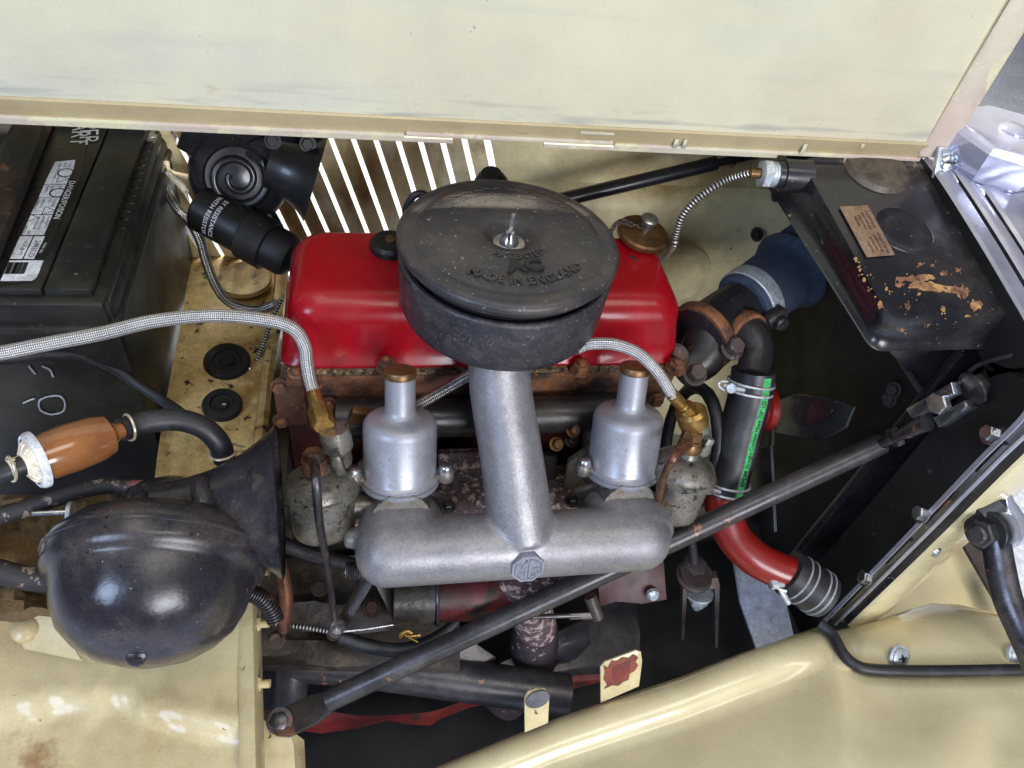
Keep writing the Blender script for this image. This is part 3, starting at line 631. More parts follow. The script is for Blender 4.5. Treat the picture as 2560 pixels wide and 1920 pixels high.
# ---- cylinder head and block
t = thing('cylinder_head', 'rusty brown cylinder head edge below the red rocker cover', 'engine part', (.0, .07, -.08))
MB().box((.010, .066, -.045), (.485, .155, .072), None, .006).obj('casting', 'rusty', t)
MB().box((-.222, -.012, -.05), (.036, .02, .07), None, .005).obj('corner_boss', 'rusty', t)
for (px, py) in ((968, 912), (1452, 918), (742, 938), (1690, 915)):
    c = at(px, py, y=-.014 if px > 800 else -.02)
    mb = MB(); mb.lathe([(.0125, -.006), (.0125, -.003)], c, UP, 20); mb.hexa(c + UP * -.003, UP, .0105, .009); mb.lathe([(.0055, .005), (.0055, .010), (.004, .011), (0, .011)], c, UP, 14); mb.obj('stud_nut', 'rusty', t)
for (px, py) in ((700, 965), (705, 1050), (820, 1010), (1640, 1000)):
    bolt(t, at(px, py, y=-.02), (0, -1, .2), .008, .008, 'rusty')
t = thing('engine_block', 'dark red oily engine block deep behind the carburettors', 'engine', (.0, .06, -.5))
MB().box((.0, .09, -.28), (.46, .21, .40), None, .008).obj('block', 'red_engine', t)
MB().box((-.30, .10, -.34), (.13, .30, .30), None, .02).obj('bell_housing', 'oily', t)
MB().box((-.16, -.03, -.30), (.10, .05, .12), None, .01).obj('side_cover', 'oily', t)
MB().box((-.02, -.045, -.41), (.40, .09, .10), None, .015).obj('sump_rail', 'oily', t)
MB().box((.14, -.03, -.27), (.11, .05, .14), None, .012).obj('side_cover', 'red_engine', t)
# inlet balance pipe and exhaust manifold
t = thing('inlet_manifold', 'dark grey inlet manifold pipe running behind the two carburettors', 'manifold', (.0, -.04, -.07))
MB().tube([(-.17, -.035, -.055), (.0, -.038, -.055), (.205, -.035, -.055)], .024, 24).obj('balance_pipe', 'iron_black', t)
for x in (-.1, .165):
    MB().tube([(x, -.03, -.07), (x, -.075, -.10), (x, -.11, -.115)], [.032, .030, .030], 22).obj('runner', 'alloy_dirty', t)
    MB().plate([V((x - .05, -.085, -.155)), V((x + .05, -.085, -.155)), V((x + .042, -.085, -.10)), V((x + .012, -.08, -.062)), V((x - .02, -.08, -.06)), V((x - .052, -.082, -.10))], (0, .008, .003), .002).obj('flange', 'alloy_dirty', t)
t = thing('exhaust_manifold', 'mottled purple and pink exhaust manifold with flaking coating behind the alloy pipe', 'manifold', (.05, -.06, -.3))
mb = MB()
pts = [V((-.16 + .042 * i, -.07 + .008 * math.sin(i * 1.9), -.185 + .008 * math.cos(i * 2.3))) for i in range(10)]
mb.tube(pts, [.036 + .006 * math.sin(i * 2.1) for i in range(10)], 22); mb.obj('log', 'speckled', t)
MB().box((-.015, -.062, -.145), (.07, .02, .075), Matrix.Rotation(-.5, 3, 'X'), .008).obj('branch', 'speckled', t)
MB().box((.075, -.062, -.150), (.07, .02, .065), Matrix.Rotation(-.5, 3, 'X'), .008).obj('branch', 'downpipe', t)
MB().box((-.125, -.07, -.150), (.05, .02, .05), Matrix.Rotation(-.5, 3, 'X'), .008).obj('branch', 'speckled', t)
dp = [at(1320, 1440, z=-.22), at(1325, 1500, z=-.28), at(1340, 1570, z=-.37), at(1325, 1660, z=-.47), at(1250, 1740, z=-.54)]
MB().lathe([(.038, -.004), (.040, 0), (.040, .010), (.037, .014)], at(1318, 1448, z=-.225), (.0, .1, 1), 30).obj('outlet_flange', 'speckled', t)
MB().tube(dp[:3], [.030, .028, .030], 22).obj('outlet', 'speckled', t)
MB().tube(dp[2:], [.032, .042, .042], 22).obj('downpipe', 'downpipe', t)
for (px, py, zz) in ((1020, 1100, -.09), (1405, 1060, -.08), (1428, 1100, -.08), (1390, 1110, -.09), (1432, 1075, -.06), (1040, 1065, -.07), (1060, 1120, -.1)):
    bolt(t, at(px, py, z=zz), (.1, -.6, .8), .007, .012, random.choice(['rusty', 'steel_dark', 'brass_dull']), 'nut')

# ---- air cleaner
AC = V((.0125, .0025, .1915)); AU = V((0, .05, 1)).normalized(); AYv = AU.cross(XX).normalized()
t = thing('air_cleaner', 'round matt black pancake air cleaner with embossed lid and wing nut', 'air cleaner', (.009, -.0095, .11))
mb = MB()
mb.lathe([(0, -.014), (.013, -.014), (.017, -.0125), (.0235, -.004), (.029, -.0005), (0.0371, .0006), (0.0618, .0006), (0.0865, -.0008), (0.0932, -.0022), (0.0953, -.0038), (0.0973, -.0038), (0.0994, -.0028), (0.1071, -.0036), (0.1128, -.0058), (0.1152, -.0095), (0.1152, -.0135), (0.1118, -.0145), (0.1097, -.021), (0.1071, -.021)], AC, AU, 96, False)
lid = mb.obj('lid', 'black_cleaner', t, 60)
MB().lathe([(0.1071, -.019), (0.1015, -.021), (0.1015, -.06)], AC, AU, 64, False).obj('filter_screen', 'black_deep', t)
mb = MB(); mb.lathe([(0.1051, -.0305), (0.1087, -.0285), (0.1118, -.0295), (0.1131, -.033), (0.1107, -.085), (0.1071, -.094), (0.0989, -.097), (.03, -.097), (.03, -.085), (0.0958, -.085), (0.1030, -.076), (0.1066, -.07), (0.1081, -.03), (0.1051, -.0305)], AC, AU, 96, False); mb.obj('body', 'black_cleaner_body', t, 60)
wn = MB().lathe([(.0165, -.0138), (.0165, -.0122), (.0105, -.012), (.0085, -.007), (.0055, -.0035), (.0045, .0005), (0, .001)], AC, AU, 28).obj('washer_nut', 'steel', t)
mb = MB()
wd = V((.25, .97, 0)).normalized(); wq = V((wd.y, -wd.x, 0))
for s in (1, -1):
    q = [(.003, -.008), (.008, -.010), (.016, .002), (.0175, .012), (.0135, .0135), (.009, .004), (.003, -.001)]
    mb.plate([AC + wd * (s * u) + UP * v_ - wq * .0016 for u, v_ in q], wq * .0032, .0006)
mb.obj('wing', 'steel', t)
arc = lambda r0, a0=-math.pi / 2 + .10: (lambda u, v, w_: AC + (XX * math.cos(a0 + u / r0) + AYv * math.sin(a0 + u / r0)) * (r0 - v) + AU * (.0012 + w_))
text('MADE IN ENGLAND', .0145, arc(.0860), 'black_cleaner', 'embossed_lettering', t, .0007, bold=.00035)
text('PATENTED', .0125, arc(.0470), 'black_cleaner', 'embossed_lettering', t, .0007, bold=.0003)
text('AC', .0255, planemap(AC + XX * .0065 - AYv * .0665 + AU * .0014, XX + AYv * .1, AU), 'black_deep', 'embossed_lettering', t, .0016, bold=.0014)
mb = MB()                                        # worn, unreadable pressed lines on the far side of the lid
for r0 in (.060, .072, .083):
    a = R(38)
    while a < R(142):
        if random.random() < .74:
            p = AC + (XX * math.cos(a) + AYv * math.sin(a)) * (r0 + random.uniform(-.002, .002)) + AU * .0004
            mb.box(p, (random.uniform(.001, .0016), random.uniform(.004, .007), .0012), Matrix.Rotation(a + random.uniform(-.8, .8), 3, 'Z'), .0003, 1)
        a += .0042 / r0
mb.obj('worn_pressing', 'black_cleaner', t, kind='stuff')
# crankcase breather pipe behind the cleaner
t = thing('breather_pipe', 'dark breather pipe standing behind the air cleaner', 'pipe', tuple(at(1228, 520, y=.17)))
MB().tube([at(1228, 560, y=.17), at(1228, 480, y=.17), at(1228, 455, y=.17), at(1228, 432, y=.168)], [.022, .022, .021, .012], 26, 4).obj('pipe', 'black_rubber', t)
MB().tube([at(1090, 570, y=.16), at(1018, 540, y=.16), at(1026, 500, y=.16), at(1050, 484, y=.16), at(1090, 500, y=.16)], .0045, 10).obj('wire_loop', 'black_rubber', t)

# ---- alloy inlet plenum (three pipes cast together)
PY, PZc, PR = -.2, -.0850, .0372
t = thing('air_intake_pipe', 'satin alloy T shaped intake pipe with octagonal badge across both carburettors', 'pipe', (.03, -.2, -.14))
mb = MB()
xl, xr = -.150, .208
prof = [(0, 0)] + [(PR * math.sin(R(a)), .034 * (1 - math.cos(R(a)))) for a in (20, 40, 60, 75, 90)]
prof += [(PR, (xr - xl) / 2)] + [(r, (xr - xl) - h_) for r, h_ in reversed(prof)]
mb.lathe(prof, (xl, PY, PZc), XX, 40)
rb = at(1249, 930, y=-.078); rt = V((.012, -.045, .135))
mb.tube([V((.034, PY + .004, PZc + .01)), V((.034, PY + .004, PZc + .01)).lerp(rb, .5), rb, rt], [.037, .0345, .0335, .0325], 36, 6)
for x in (-.0985, .162):
    for dx in (-.014, .006, .016):
        mb.tube([V((x + dx, PY - .002, PZc + .003)), V((x + dx, PY + .03, PZc - .004)), V((x + dx * .8, -.135, PZc - .024))], [.0355, .034, .030], 32, 5)
for (x, dx) in ((-.150, -.006), (.208, .006)):
    mb.lathe([(.0, -.012), (.010, -.009), (.012, 0), (.010, .010), (0, .013)], (x + dx * .2, PY + .022, PZc - .004), XX, 16)
o = mb.obj('casting', 'alloy', t)
md = o.modifiers.new('fuse', 'REMESH'); md.mode = 'VOXEL'; md.voxel_size = .0026; md.use_smooth_shade = True
md = o.modifiers.new('fair', 'SMOOTH'); md.iterations = 9; md.factor = .5
for x in (-.0985, .162):
    MB().plate([V((x - .064, -.138, -.104)), V((x - .056, -.137, -.084)), V((x - .030, -.136, -.071)), V((x + .030, -.136, -.071)), V((x + .056, -.137, -.086)), V((x + .066, -.138, -.106)), V((x, -.138, -.14))], (0, .007, .003), .002).obj('flange', 'iron_dark', t)
    for dx in (-.056, .056): bolt(t, V((x + dx, -.139, -.097)), (0, -1, .3), .0065, .006, 'steel_dark', 'flange_nut')
# octagon badge on the pipe
def hit(px, py):
    r = ray(px, py); oy, oz = CAM.y - PY, CAM.z - PZc; A = r.y ** 2 + r.z ** 2; B = oy * r.y + oz * r.z; Cc = oy * oy + oz * oz - PR * PR
    return CAM + r * ((-B - math.sqrt(max(0, B * B - A * Cc))) / A)
bc = hit(1320, 1396); bn = V((.04, -.90, .30)).normalized(); bc = bc + V((0, -.004, -.010))
bxd = V((1, 0, 0)) - bn * bn.x; bxd.normalize(); byd = bn.cross(bxd)
bd = MB().plate([bc + (bxd * math.cos(R(22.5 + 45 * i)) + byd * math.sin(R(22.5 + 45 * i))) * .0192 - bn * .012 for i in range(8)], bn * .0150, .0006).obj('badge', 'badge_shade', t)
bp = lambda u, v_, w_=.0030: bc + bxd * u + byd * v_ + bn * w_
mb = MB()
o_ = mb.ring([bp(.0190 * math.cos(R(22.5 + 45 * i)), .0190 * math.sin(R(22.5 + 45 * i)), .0044) for i in range(8)]); i_ = mb.ring([bp(.0162 * math.cos(R(22.5 + 45 * i)), .0162 * math.sin(R(22.5 + 45 * i)), .0044) for i in range(8)])
o2 = mb.ring([bp(.0190 * math.cos(R(22.5 + 45 * i)), .0190 * math.sin(R(22.5 + 45 * i)), .0025) for i in range(8)]); i2 = mb.ring([bp(.0162 * math.cos(R(22.5 + 45 * i)), .0162 * math.sin(R(22.5 + 45 * i)), .0025) for i in range(8)])
mb.bridge(o_, i_); mb.bridge(o2, o_); mb.bridge(i_, i2)
def strokes(polys, w=.0021):
    for pl in polys:
        for a, b2 in zip(pl, pl[1:]):
            a, b2 = V((*a, 0)), V((*b2, 0)); d_ = (b2 - a).normalized(); nn = V((-d_.y, d_.x, 0)) * w / 2; a2 = a - d_ * w * .3; b3 = b2 + d_ * w * .3
            mb.plate([bp(q.x, q.y, .0028) for q in (a2 - nn, b3 - nn, b3 + nn, a2 + nn)], bn * .0016)
k_ = .0148
strokes([[(-.0135, -.0062), (-.0125, .0085), (-.0075, -.0030), (-.0022, .0118), (-.0022, -.0128)], [(.0125, .0050), (.0085, .0100), (.0018, .0118), (.0018, -.0128), (.0085, -.0105), (.0128, -.0058), (.0128, -.0005), (.0082, -.0005)]])
mb.obj('monogram', 'alloy_smooth', bd)

# ---- twin carburettors
CA = V((0, .41, .912)).normalized()
CT = V((0, -.912, .41))
def carb(xc, yb, zb, label, fc, side):
    B0 = V((xc, yb, zb))
    t = thing('carburettor', label, 'carburettor', tuple(B0 + V((0, 0, -.08))), 'pair of carburettors')
    MB().lathe([(.0385, -.005), (.0435, -.004), (.0445, -.002), (.0445, .0015), (.0420, .0025), (.0418, .0035), (.0438, .0042), (.0440, .0065), (.0415, .0085), (.0405, .0100), (.0405, .066), (.0396, .0715), (.0370, .0755), (.0325, .0780), (.026, .0795), (.0205, .0810), (.0178, .084), (.0165, .089), (.0163, .128)], B0, CA, 56).obj('dashpot', 'alloy_smooth', t, 45)
    MB().lathe([(.0165, .126), (.0172, .1265), (.0174, .1325), (.0165, .1342), (.005, .1344), (0, .1344)], B0, CA, 36).obj('damper_cap', 'brass_dull', t)
    MB().lathe([(.0012, .1346), (.0012, .1350), (0, .135)], B0 + V((-.002, .0, 0)), CA, 8).obj('vent_hole', 'black_deep', t)
    for s in (-1, 1):
        lg = MB(); c = B0 + CA * .0135 + XX * (s * .0505) + CT * .010
        lg.lathe([(.0080, -.012), (.0095, -.010), (.0095, .0), (.0085, .002)], c, CA, 20); lg.box(c - XX * s * .005 - CA * .005, (.014, .012, .008), None, .002)
        l_ = lg.obj('lug', 'alloy_dirty', t)
        sc = MB(); sc.lathe([(.0078, .0045), (.0078, .0065), (.0065, .0085), (.002, .0096), (0, .0096)], c, CA, 20); sc.lathe([(.0088, .002), (.0088, .0045)], c, CA, 20); s_ = sc.obj('screw', 'steel', t)
        cr = MB(); cr.box(c + CA * .0096, (.0075, .0012, .0012), None); cr.box(c + CA * .0097, (.0012, .0075, .0012), None); cr.obj('cross_slot', 'black_deep', s_)
    MB().lathe([(.0385, -.003), (.037, -.012), (.034, -.03), (.026, -.045), (.018, -.06)], B0, CA, 32).obj('body', 'alloy_dirty', t)
    MB().tube([B0 - CA * .028 + CT * .042, B0 - CA * .028 - CT * .05], .0335, 28, 1).obj('throat', 'alloy_dirty', t)
    # float chamber
    lc, bb, dlt = fc['lid'], fc['bottom'], fc
    fa_ = (lc - bb).normalized(); H = (lc - bb).length; r = fc['r']
    MB().lathe([(r * .30, -.003), (r * .74, -.001), (r * .82, .002), (r * .86, .008), (r * .92, H - .008), (r * .92, H)], bb, fa_, 44).obj('float_bowl', 'alloy_dirty', t)
    lid = MB().lathe([(r * .97, -.006), (r * 1.05, -.005), (r * 1.06, -.003), (r * 1.06, .001), (r * 1.0, .0025), (r * .99, .006), (r * .92, .012), (r * .76, .0175), (r * .5, .021), (r * .34, .023), (r * .30, .030), (0, .031)], lc, fa_, 48).obj('float_lid', 'alloy_dirty', t)
    bb_ = fc['banjo']
    mb = MB(); mb.lathe([(.0135, -.004), (.014, .003), (.0125, .008), (.0135, .009), (.0135, .012)], bb_, fa_, 24); mb.hexa(bb_ + fa_ * .011, fa_, .0118, .011); mb.obj('banjo_bolt', 'rusty' if side < 0 else 'brass_dull', t)
    i0, i1 = fc['inlet']
    ia = rod(i0, i1); IL = (i1 - i0).length
    MB().lathe([(.011, -.006), (.0125, .0), (.013, IL * .35), (.0165, IL * .42), (.0165, IL * .8), (.0155, IL)], i0, ia, 28).obj('inlet_boss', 'alloy_dirty', t)
    MB().box(fc['stub'], (.010, .011, .024), Matrix.Rotation(R(-20), 3, 'X') @ Matrix.Rotation(R(15 * side), 3, 'Y'), .002).obj('lid_stub', 'alloy_dirty', t)
    MB().tube([lc.lerp(bb, .5), B0 - CA * .03], [.014, .016], 14, 1).obj('float_arm', 'alloy_dirty', t)
    return t, lid, lc, fa_
cL = at(1000, 1197, y=-.121); cR = at(1553, 1173, y=-.121)
yL = -.135
fL = dict(lid=at(800, 1222, y=yL), bottom=at(812, 1324, y=yL - .022), r=.0405, banjo=at(788, 1172, y=yL + .006), inlet=(at(852, 1150, y=yL + .016), at(835, 1072, y=yL + .03)), stub=at(846, 1160, y=yL - .006))
fR = dict(lid=at(1706, 1178, y=yL), bottom=at(1672, 1278, y=yL - .020), r=.0388, banjo=at(1722, 1118, y=yL + .006), inlet=(at(1752, 1120, y=yL + .016), at(1733, 1050, y=yL + .028)), stub=at(1764, 1115, y=yL + .002))
tL, lidL, lcL, faL = carb(cL.x, cL.y, cL.z, 'left silver carburettor nearest the horn with oily float bowl', fL, -1)
tR, lidR, lcR, faR = carb(cR.x, cR.y, cR.z, 'right silver carburettor nearest the radiator with cast letters on its float lid', fR, 1)
so = at(1712, 1176, pl=(lcR + faR * .018, (0, -.8, .6)))
text('SU', .021, planemap(so, V((-1, .05, .1)), V((.1, -.75, .65))), 'alloy_smooth', 'cast_lettering', tR, .0016, bold=.0004)
# overflow pipes
hose('overflow_pipe', [fL['banjo'] + faL * .006, at(790, 1200, y=-.178), at(798, 1300, y=-.19), at(812, 1380, y=-.19), at(825, 1460, y=-.19), at(836, 1545, y=-.19)], [.0055, .005, .0042, .004, .004, .004], 'steel_dark', 'thin dull steel pipe hanging from the left float chamber', 'pipe', 12)
hose('overflow_pipe', [fR['banjo'] + faR * .006, at(1690, 1138, y=-.172), at(1664, 1178, y=-.176), at(1652, 1215, y=-.175), at(1646, 1250, y=-.165)], [.0058, .0052, .0048, .0045, .0045], 'copper', 'short copper brown pipe curling from the right float chamber', 'pipe', 12)
# small brown bracket piece seen left of the left dashpot
mb = MB(); mb.box(at(898, 1048, y=-.05), (.026, .012, .034), Matrix.Rotation(.3, 3, 'Y'), .003); tag(mb.obj('choke_link', 'brass_dull'), 'small tan link block between brass fitting and left dashpot', 'bracket')

# ---- braided fuel hoses with brass ends
def braided(name, pts, r, label, f0, f1, m='braid'):
    t = thing(name, label, 'hose', tuple(V(pts[-1])))
    MB().tube(pts, r, 20, 8).obj('braid', m, t)
    if isinstance(r, list): r = r[-1]
    if f0 is not None:
        a = rod(f0, f1); L_ = (V(f1) - V(f0)).length
        MB().lathe([(r * 1.08, -.004), (r * 1.12, 0), (r * 1.12, L_ * .42), (r * .95, L_ * .46), (r * 1.15, L_ * .52)], f0, a, 24).obj('ferrule', 'brass', t)
        mb = MB(); mb.hexa(V(f0) + a * L_ * .5, a, r * 1.75, L_ * .5); mb.obj('hex_nut', 'brass', t)
    return t
eL = fL['inlet'][1]
braided('fuel_hose', [at(-360, 960, d=.68), at(-200, 922, d=.69), at(-60, 893, d=.70), at(0, 883, d=.70), at(127, 858, d=.705), at(253, 834, d=.715), at(380, 804, d=.73), at(506, 790, d=.75), at(601, 792, d=.77), at(696, 806, d=.79), at(740, 828, d=.80), at(762, 866, d=.81), at(767, 905, d=.82), at(774, 945, d=.83), at(786, 988, d=.835)], [.0068] * 8 + [.0072] * 7,
        'long silver braided hose sweeping in from the left to the left carburettor', at(784, 982, d=.835), eL + V((-.010, 0, .004)))
eR = fR['inlet'][1]
braided('fuel_hose', [at(1440, 872, d=.80), at(1475, 860, d=.805), at(1535, 861, d=.81), at(1589, 880, d=.815), at(1632, 916, d=.82), at(1659, 952, d=.83), at(1682, 990, d=.84)], .0066,
        'short silver braided hose curving from under the air cleaner to the right carburettor', at(1680, 986, d=.84), eR + V((0, 0, .002)))
braided('fuel_hose', [at(1235, 908, d=.86), at(1190, 930, d=.86), at(1110, 975, d=.862), at(1035, 1018, d=.865)], .0066, 'straight braided hose piece showing between left dashpot and alloy pipe', None, None, 'braid_fine')
MB().lathe([(.017, 0), (.018, .004), (.018, .018), (.014, .022)], eR - rod(*fR['inlet']) * .006, rod(*fR['inlet']), 24).obj('collar', 'brass', tR)

# ================================================================== long stay rod
S, E_ = at(704, 1806, z=-.33), at(2196, 1112, x=.5)
d_ = rod(S, E_)
t = thing('stay_rod', 'long dark steel stay rod crossing diagonally under the alloy intake pipe', 'rod', tuple(S))
p = lambda k: S.lerp(E_, k)
MB().tube([p(.075), p(.2), p(.5), p(.8), p(.99), p(1)], [.0135, .0135, .0135, .0135, .0135, .0125], 24, 4).obj('tube', 'rod_paint', t)
sd = d_.cross(UP).normalized()
mb = MB(); q = []
n_ = (d_.cross(sd)).normalized()
mb.plate([p(-.012) + sd * .012, p(.005) + sd * .019, p(.05) + sd * .019, p(.085) + sd * .011, p(.085) - sd * .011, p(.05) - sd * .017, p(.005) - sd * .017, p(-.012) - sd * .012], n_ * .008, .002); mb.obj('flattened_end', 'rod_paint', t)
MB().tube([p(.99), at(2232, 1095, x=.505)], .0075, 14, 1).obj('thread', 'steel_dark', t)
bolt(t, at(2226, 1097, x=.504), d_, .0135, .012, 'steel', 'lock_nut', False)
MB().tube([at(2238, 1091, x=.506), at(2275, 1075, x=.51), at(2320, 1052, x=.515)], [.0095, .0125, .017], 18, 4, sq=(1, .6)).obj('fork', 'rod_paint', t)
pl_ = lambda px, py, x=.512: at(px, py, x=x)
MB().plate([pl_(2285, 1022), pl_(2400, 955), pl_(2408, 985), pl_(2300, 1045)], (-.012, 0, 0), .002).obj('clevis_plate', 'steel', t)
MB().plate([pl_(2330, 1045), pl_(2410, 1000), pl_(2425, 1020), pl_(2345, 1068)], (.012, 0, 0), .002).obj('clevis_plate', 'steel', t)
bolt(t, pl_(2355, 1008, .500), (-1, -.2, .2), .013, .012, 'steel', 'clevis_bolt', False)
bolt(t, pl_(2415, 968) + V((0, -.006, .004)), d_, .014, .016, 'steel_dark', 'end_bolt', True)
bolt(t, S + V((-.002, 0, .006)), (0, -.35, 1), .0115, .008, 'steel_dark', 'anchor_bolt')

# ================================================================== cooling side
# ---- radiator core
t = thing('radiator', 'black radiator core and frame standing in shadow at the front of the bay', 'radiator', (.53, .03, -.5))
MB().box((.595, .08, -.19), (.05, .56, .60), None, .004).obj('core', 'black_inner', t)
for y in (-.10, .365):
    MB().box((.570, y, -.19), (.09, .014, .62), None, .003).obj('side_frame', 'black_paint', t)
for (px, py) in ((1893, 586), (1960, 730)):
    bolt(t, at(px, py, y=.33), (-1, -.4, .2), .009, .008, 'black_paint')
# ---- header tank
TN = V((0, -.17, 1)).normalized()
T0 = V((.45, 0, .212))
tp = lambda px, py, h_=0: at(px, py, pl=(T0 + TN * h_, TN))
t = thing('header_tank', 'black radiator header tank with flaked paint and a brass maker plate', 'radiator tank', (.42, .05, .12))
def loop(px4, h_, c, n=5):
    q = [tp(*p_, h_) for p_ in px4]; out = []
    for i in range(4):
        p0, p1, p2 = q[i - 1], q[i], q[(i + 1) % 4]; d0 = (p0 - p1).normalized() * c; d1 = (p2 - p1).normalized() * c
        for k in range(n + 1):
            u = k / n; out.append(p1 + d0 * (1 - u) ** 2 + d1 * u ** 2)
    return out
top4 = [(2000, 395), (2335, 390), (2562, 780), (2218, 786)]
bot4 = [(1888, 410), (2345, 408), (2585, 866), (2182, 876)]
mb = MB(); prev = None
def lerp4(k): return [(a[0] + (b2[0] - a[0]) * k, a[1] + (b2[1] - a[1]) * k) for a, b2 in zip(top4, bot4)]
lv = [(1.0, -.14, .012), (1.0, -.052, .016), (1.04, -.050, .016), (1.04, -.045, .016), (.98, -.044, .016), (.62, -.032, .018)]
for k in range(1, 6):
    a = R(18 * k); lv.append((.55 * (1 - math.sin(a)) + .0, -.030 + .030 * math.sin(a) ** .7, .018))
lv.append((-.12, 0.0004, .018))
for (k, h_, c) in lv:
    cur = mb.ring(loop(lerp4(k), h_, c))
    if prev: mb.bridge(prev, cur)
    prev = cur
mb.face(prev); mb.obj('tank', 'black_tank', t, 50)
# pressed disc: ring groove
dc = tp(2258, 575); mb = MB()
mb.lathe([(.036, .0002), (.0345, .0014), (.0325, .0016), (.030, .0006), (.02, .0008), (0, .0010)], dc, TN, 44, False); mb.obj('pressed_disc', 'black_tank', t)
# second pressing half hidden by bonnet
mb = MB(); c = tp(2190, 425); mb.lathe([(.040, .0002), (.036, .006), (.02, .008), (0, .008)], c, TN, 36, False); mb.obj('filler_boss', 'boss_brown', t)
# maker plate with worn lettering
pq = [tp(2098, 518, .002), tp(2168, 514, .002), tp(2236, 638, .002), tp(2166, 644, .002)]
pl = MB().plate(pq, TN * .0012, .0003).obj('maker_plate', 'plate_brass', t)
mb = MB(); eu = (pq[3] - pq[0]); ev = (pq[1] - pq[0])
for (v0, u0, u1) in ((.84, .12, .46), (.68, .15, .50), (.52, .20, .48), (.36, .22, .40), (.82, .56, .95), (.66, .60, .92), (.5, .64, .9), (.34, .72, .96)):
    u = u0
    while u < u1:
        wdt = random.uniform(.012, .022)
        a = pq[0] + eu * u + ev * v0 + TN * .0014
        mb.plate([a, a + eu * wdt, a + eu * wdt - ev * random.uniform(.05, .10), a - ev * random.uniform(.05, .10)], TN * .0003)
        u += wdt + random.uniform(.008, .02)
mb.obj('worn_lettering', 'print_dark', pl, flat=True, kind='stuff')
# long scraped streak of primer on the tank near the front edge
mb = MB()
def chip(px, py, w_, h_, n_=12):
    ph = random.random() * 6
    mb.plate([tp(px + w_ * math.cos(2 * math.pi * i / n_) * (.75 + .5 * noise.noise(V((ph, i * .9, px)))), py + h_ * math.sin(2 * math.pi * i / n_) * (.75 + .6 * noise.noise(V((ph, i * 1.1, py)))), .0009) for i in range(n_)], TN * .0002)
def streak(px, py, w_, h_, tilt):
    ph = random.random() * 9; n_ = 44; o_ = []
    for i in range(n_):
        an = 2 * math.pi * i / n_; k = .78 + .75 * noise.noise(V((ph, i * .55, 1))) + .35 * noise.noise(V((ph, i * 1.7, 4)))
        x_, y_ = w_ * math.cos(an) * (.85 + .2 * noise.noise(V((ph, i * .8, 8)))), h_ * math.sin(an) * k
        o_.append(tp(px + x_, py + y_ + x_ * tilt, .0010))
    mb.plate(o_, TN * .0002)
streak(2288, 697, 58, 12, -.05); streak(2335, 718, 72, 13, .10); streak(2402, 728, 26, 15, .05); streak(2440, 762, 19, 15, 0)
for (px, py, w_, h_) in ((2270, 697, 24, 9), (2312, 692, 26, 8), (2250, 712, 14, 7), (2292, 716, 34, 8), (2345, 722, 30, 9), (2392, 726, 22, 10), (2412, 738, 12, 12), (2360, 684, 14, 6), (2395, 676, 9, 6), (2440, 762, 17, 13), (2268, 766, 8, 13), (2358, 774, 7, 10), (2200, 762, 8, 13), (2216, 722, 5, 7), (2300, 660, 8, 5), (2330, 664, 5, 4), (2298, 735, 6, 5), (2420, 790, 9, 4), (2255, 826, 7, 7), (2140, 650, 5, 9), (2150, 675, 4, 5), (2160, 700, 6, 8), (2172, 725, 5, 6)):
    chip(px, py, w_, h_)
    for _ in range(4): chip(px + random.gauss(0, w_ * 1.1), py + random.gauss(0, h_ * 1.2), random.uniform(1.5, 4), random.uniform(1.5, 3), 7)
mb.obj('flaked_paint', mat('primer_chip', srgb(138, 98, 72), .6, 0, var=[(srgb(180, 142, 92), 30, .5, .62), (srgb(96, 66, 50), 90, .54, .66)]), t, flat=True, kind='stuff')
MB().plate([at(2225, 862, y=-.075), at(2460, 862, y=-.075), at(2330, 955, y=-.075), at(2300, 950, y=-.075), at(2225, 885, y=-.075)], (0, .004, .002), .001).obj('side_bracket', 'rod_paint', t)
MB().tube([at(2240, 880, x=.50), at(2290, 960, x=.52), at(2335, 1030, x=.54)], .004, 8, 2).obj('strut', 'black_tank', t)
MB().tube([at(2400, 955, x=.512), at(2440, 915, x=.515), at(2500, 895, x=.52), at(2560, 882, x=.53)], .0028, 8, 4).obj('tie_wire', 'steel_dark', t)
for (px, py) in ((2225, 998), (2505, 930), (2236, 975)): bolt(t, at(px, py, x=.55), (-1, -.2, .2), .008, .008, 'iron_dark')
# temperature sender on tank with capillary
c = at(1995, 440, y=.09); e0 = at(1875, 432, y=.095)
t2 = thing('temperature_sender', 'zinc plated temperature sender with spiral capillary tube on the header tank', 'sensor', tuple(c))
a = rod(c, e0); Ls = (e0 - c).length
MB().lathe([(.019, -.012), (.019, Ls * .35), (.0165, Ls * .36), (.0165, Ls * .48)], c, a, 28).obj('boss', 'black_paint', t2)
MB().lathe([(.0135, Ls * .45), (.0145, Ls * .48), (.0135, Ls * .51), (.0145, Ls * .54), (.0135, Ls * .57), (.0145, Ls * .60), (.0135, Ls * .63)], c, a, 28).obj('thread', 'zinc', t2)
mb = MB(); mb.hexa(c + a * Ls * .62, a, .0165, Ls * .17); mb.obj('hex_nut', 'zinc', t2)
MB().lathe([(.006, Ls * .75), (.0062, Ls * 1.0), (.0045, Ls * 1.03)], c, a, 18).obj('ferrule', 'brass_dull', t2)
MB().tube([e0, at(1825, 446, y=.11), at(1780, 470, y=.11), at(1735, 505, y=.11), at(1704, 545, y=.11), at(1690, 590, y=.11), at(1684, 615, y=.11), at(1660, 645, y=.155)], .0042, 12).obj('capillary', 'spiral', t2)

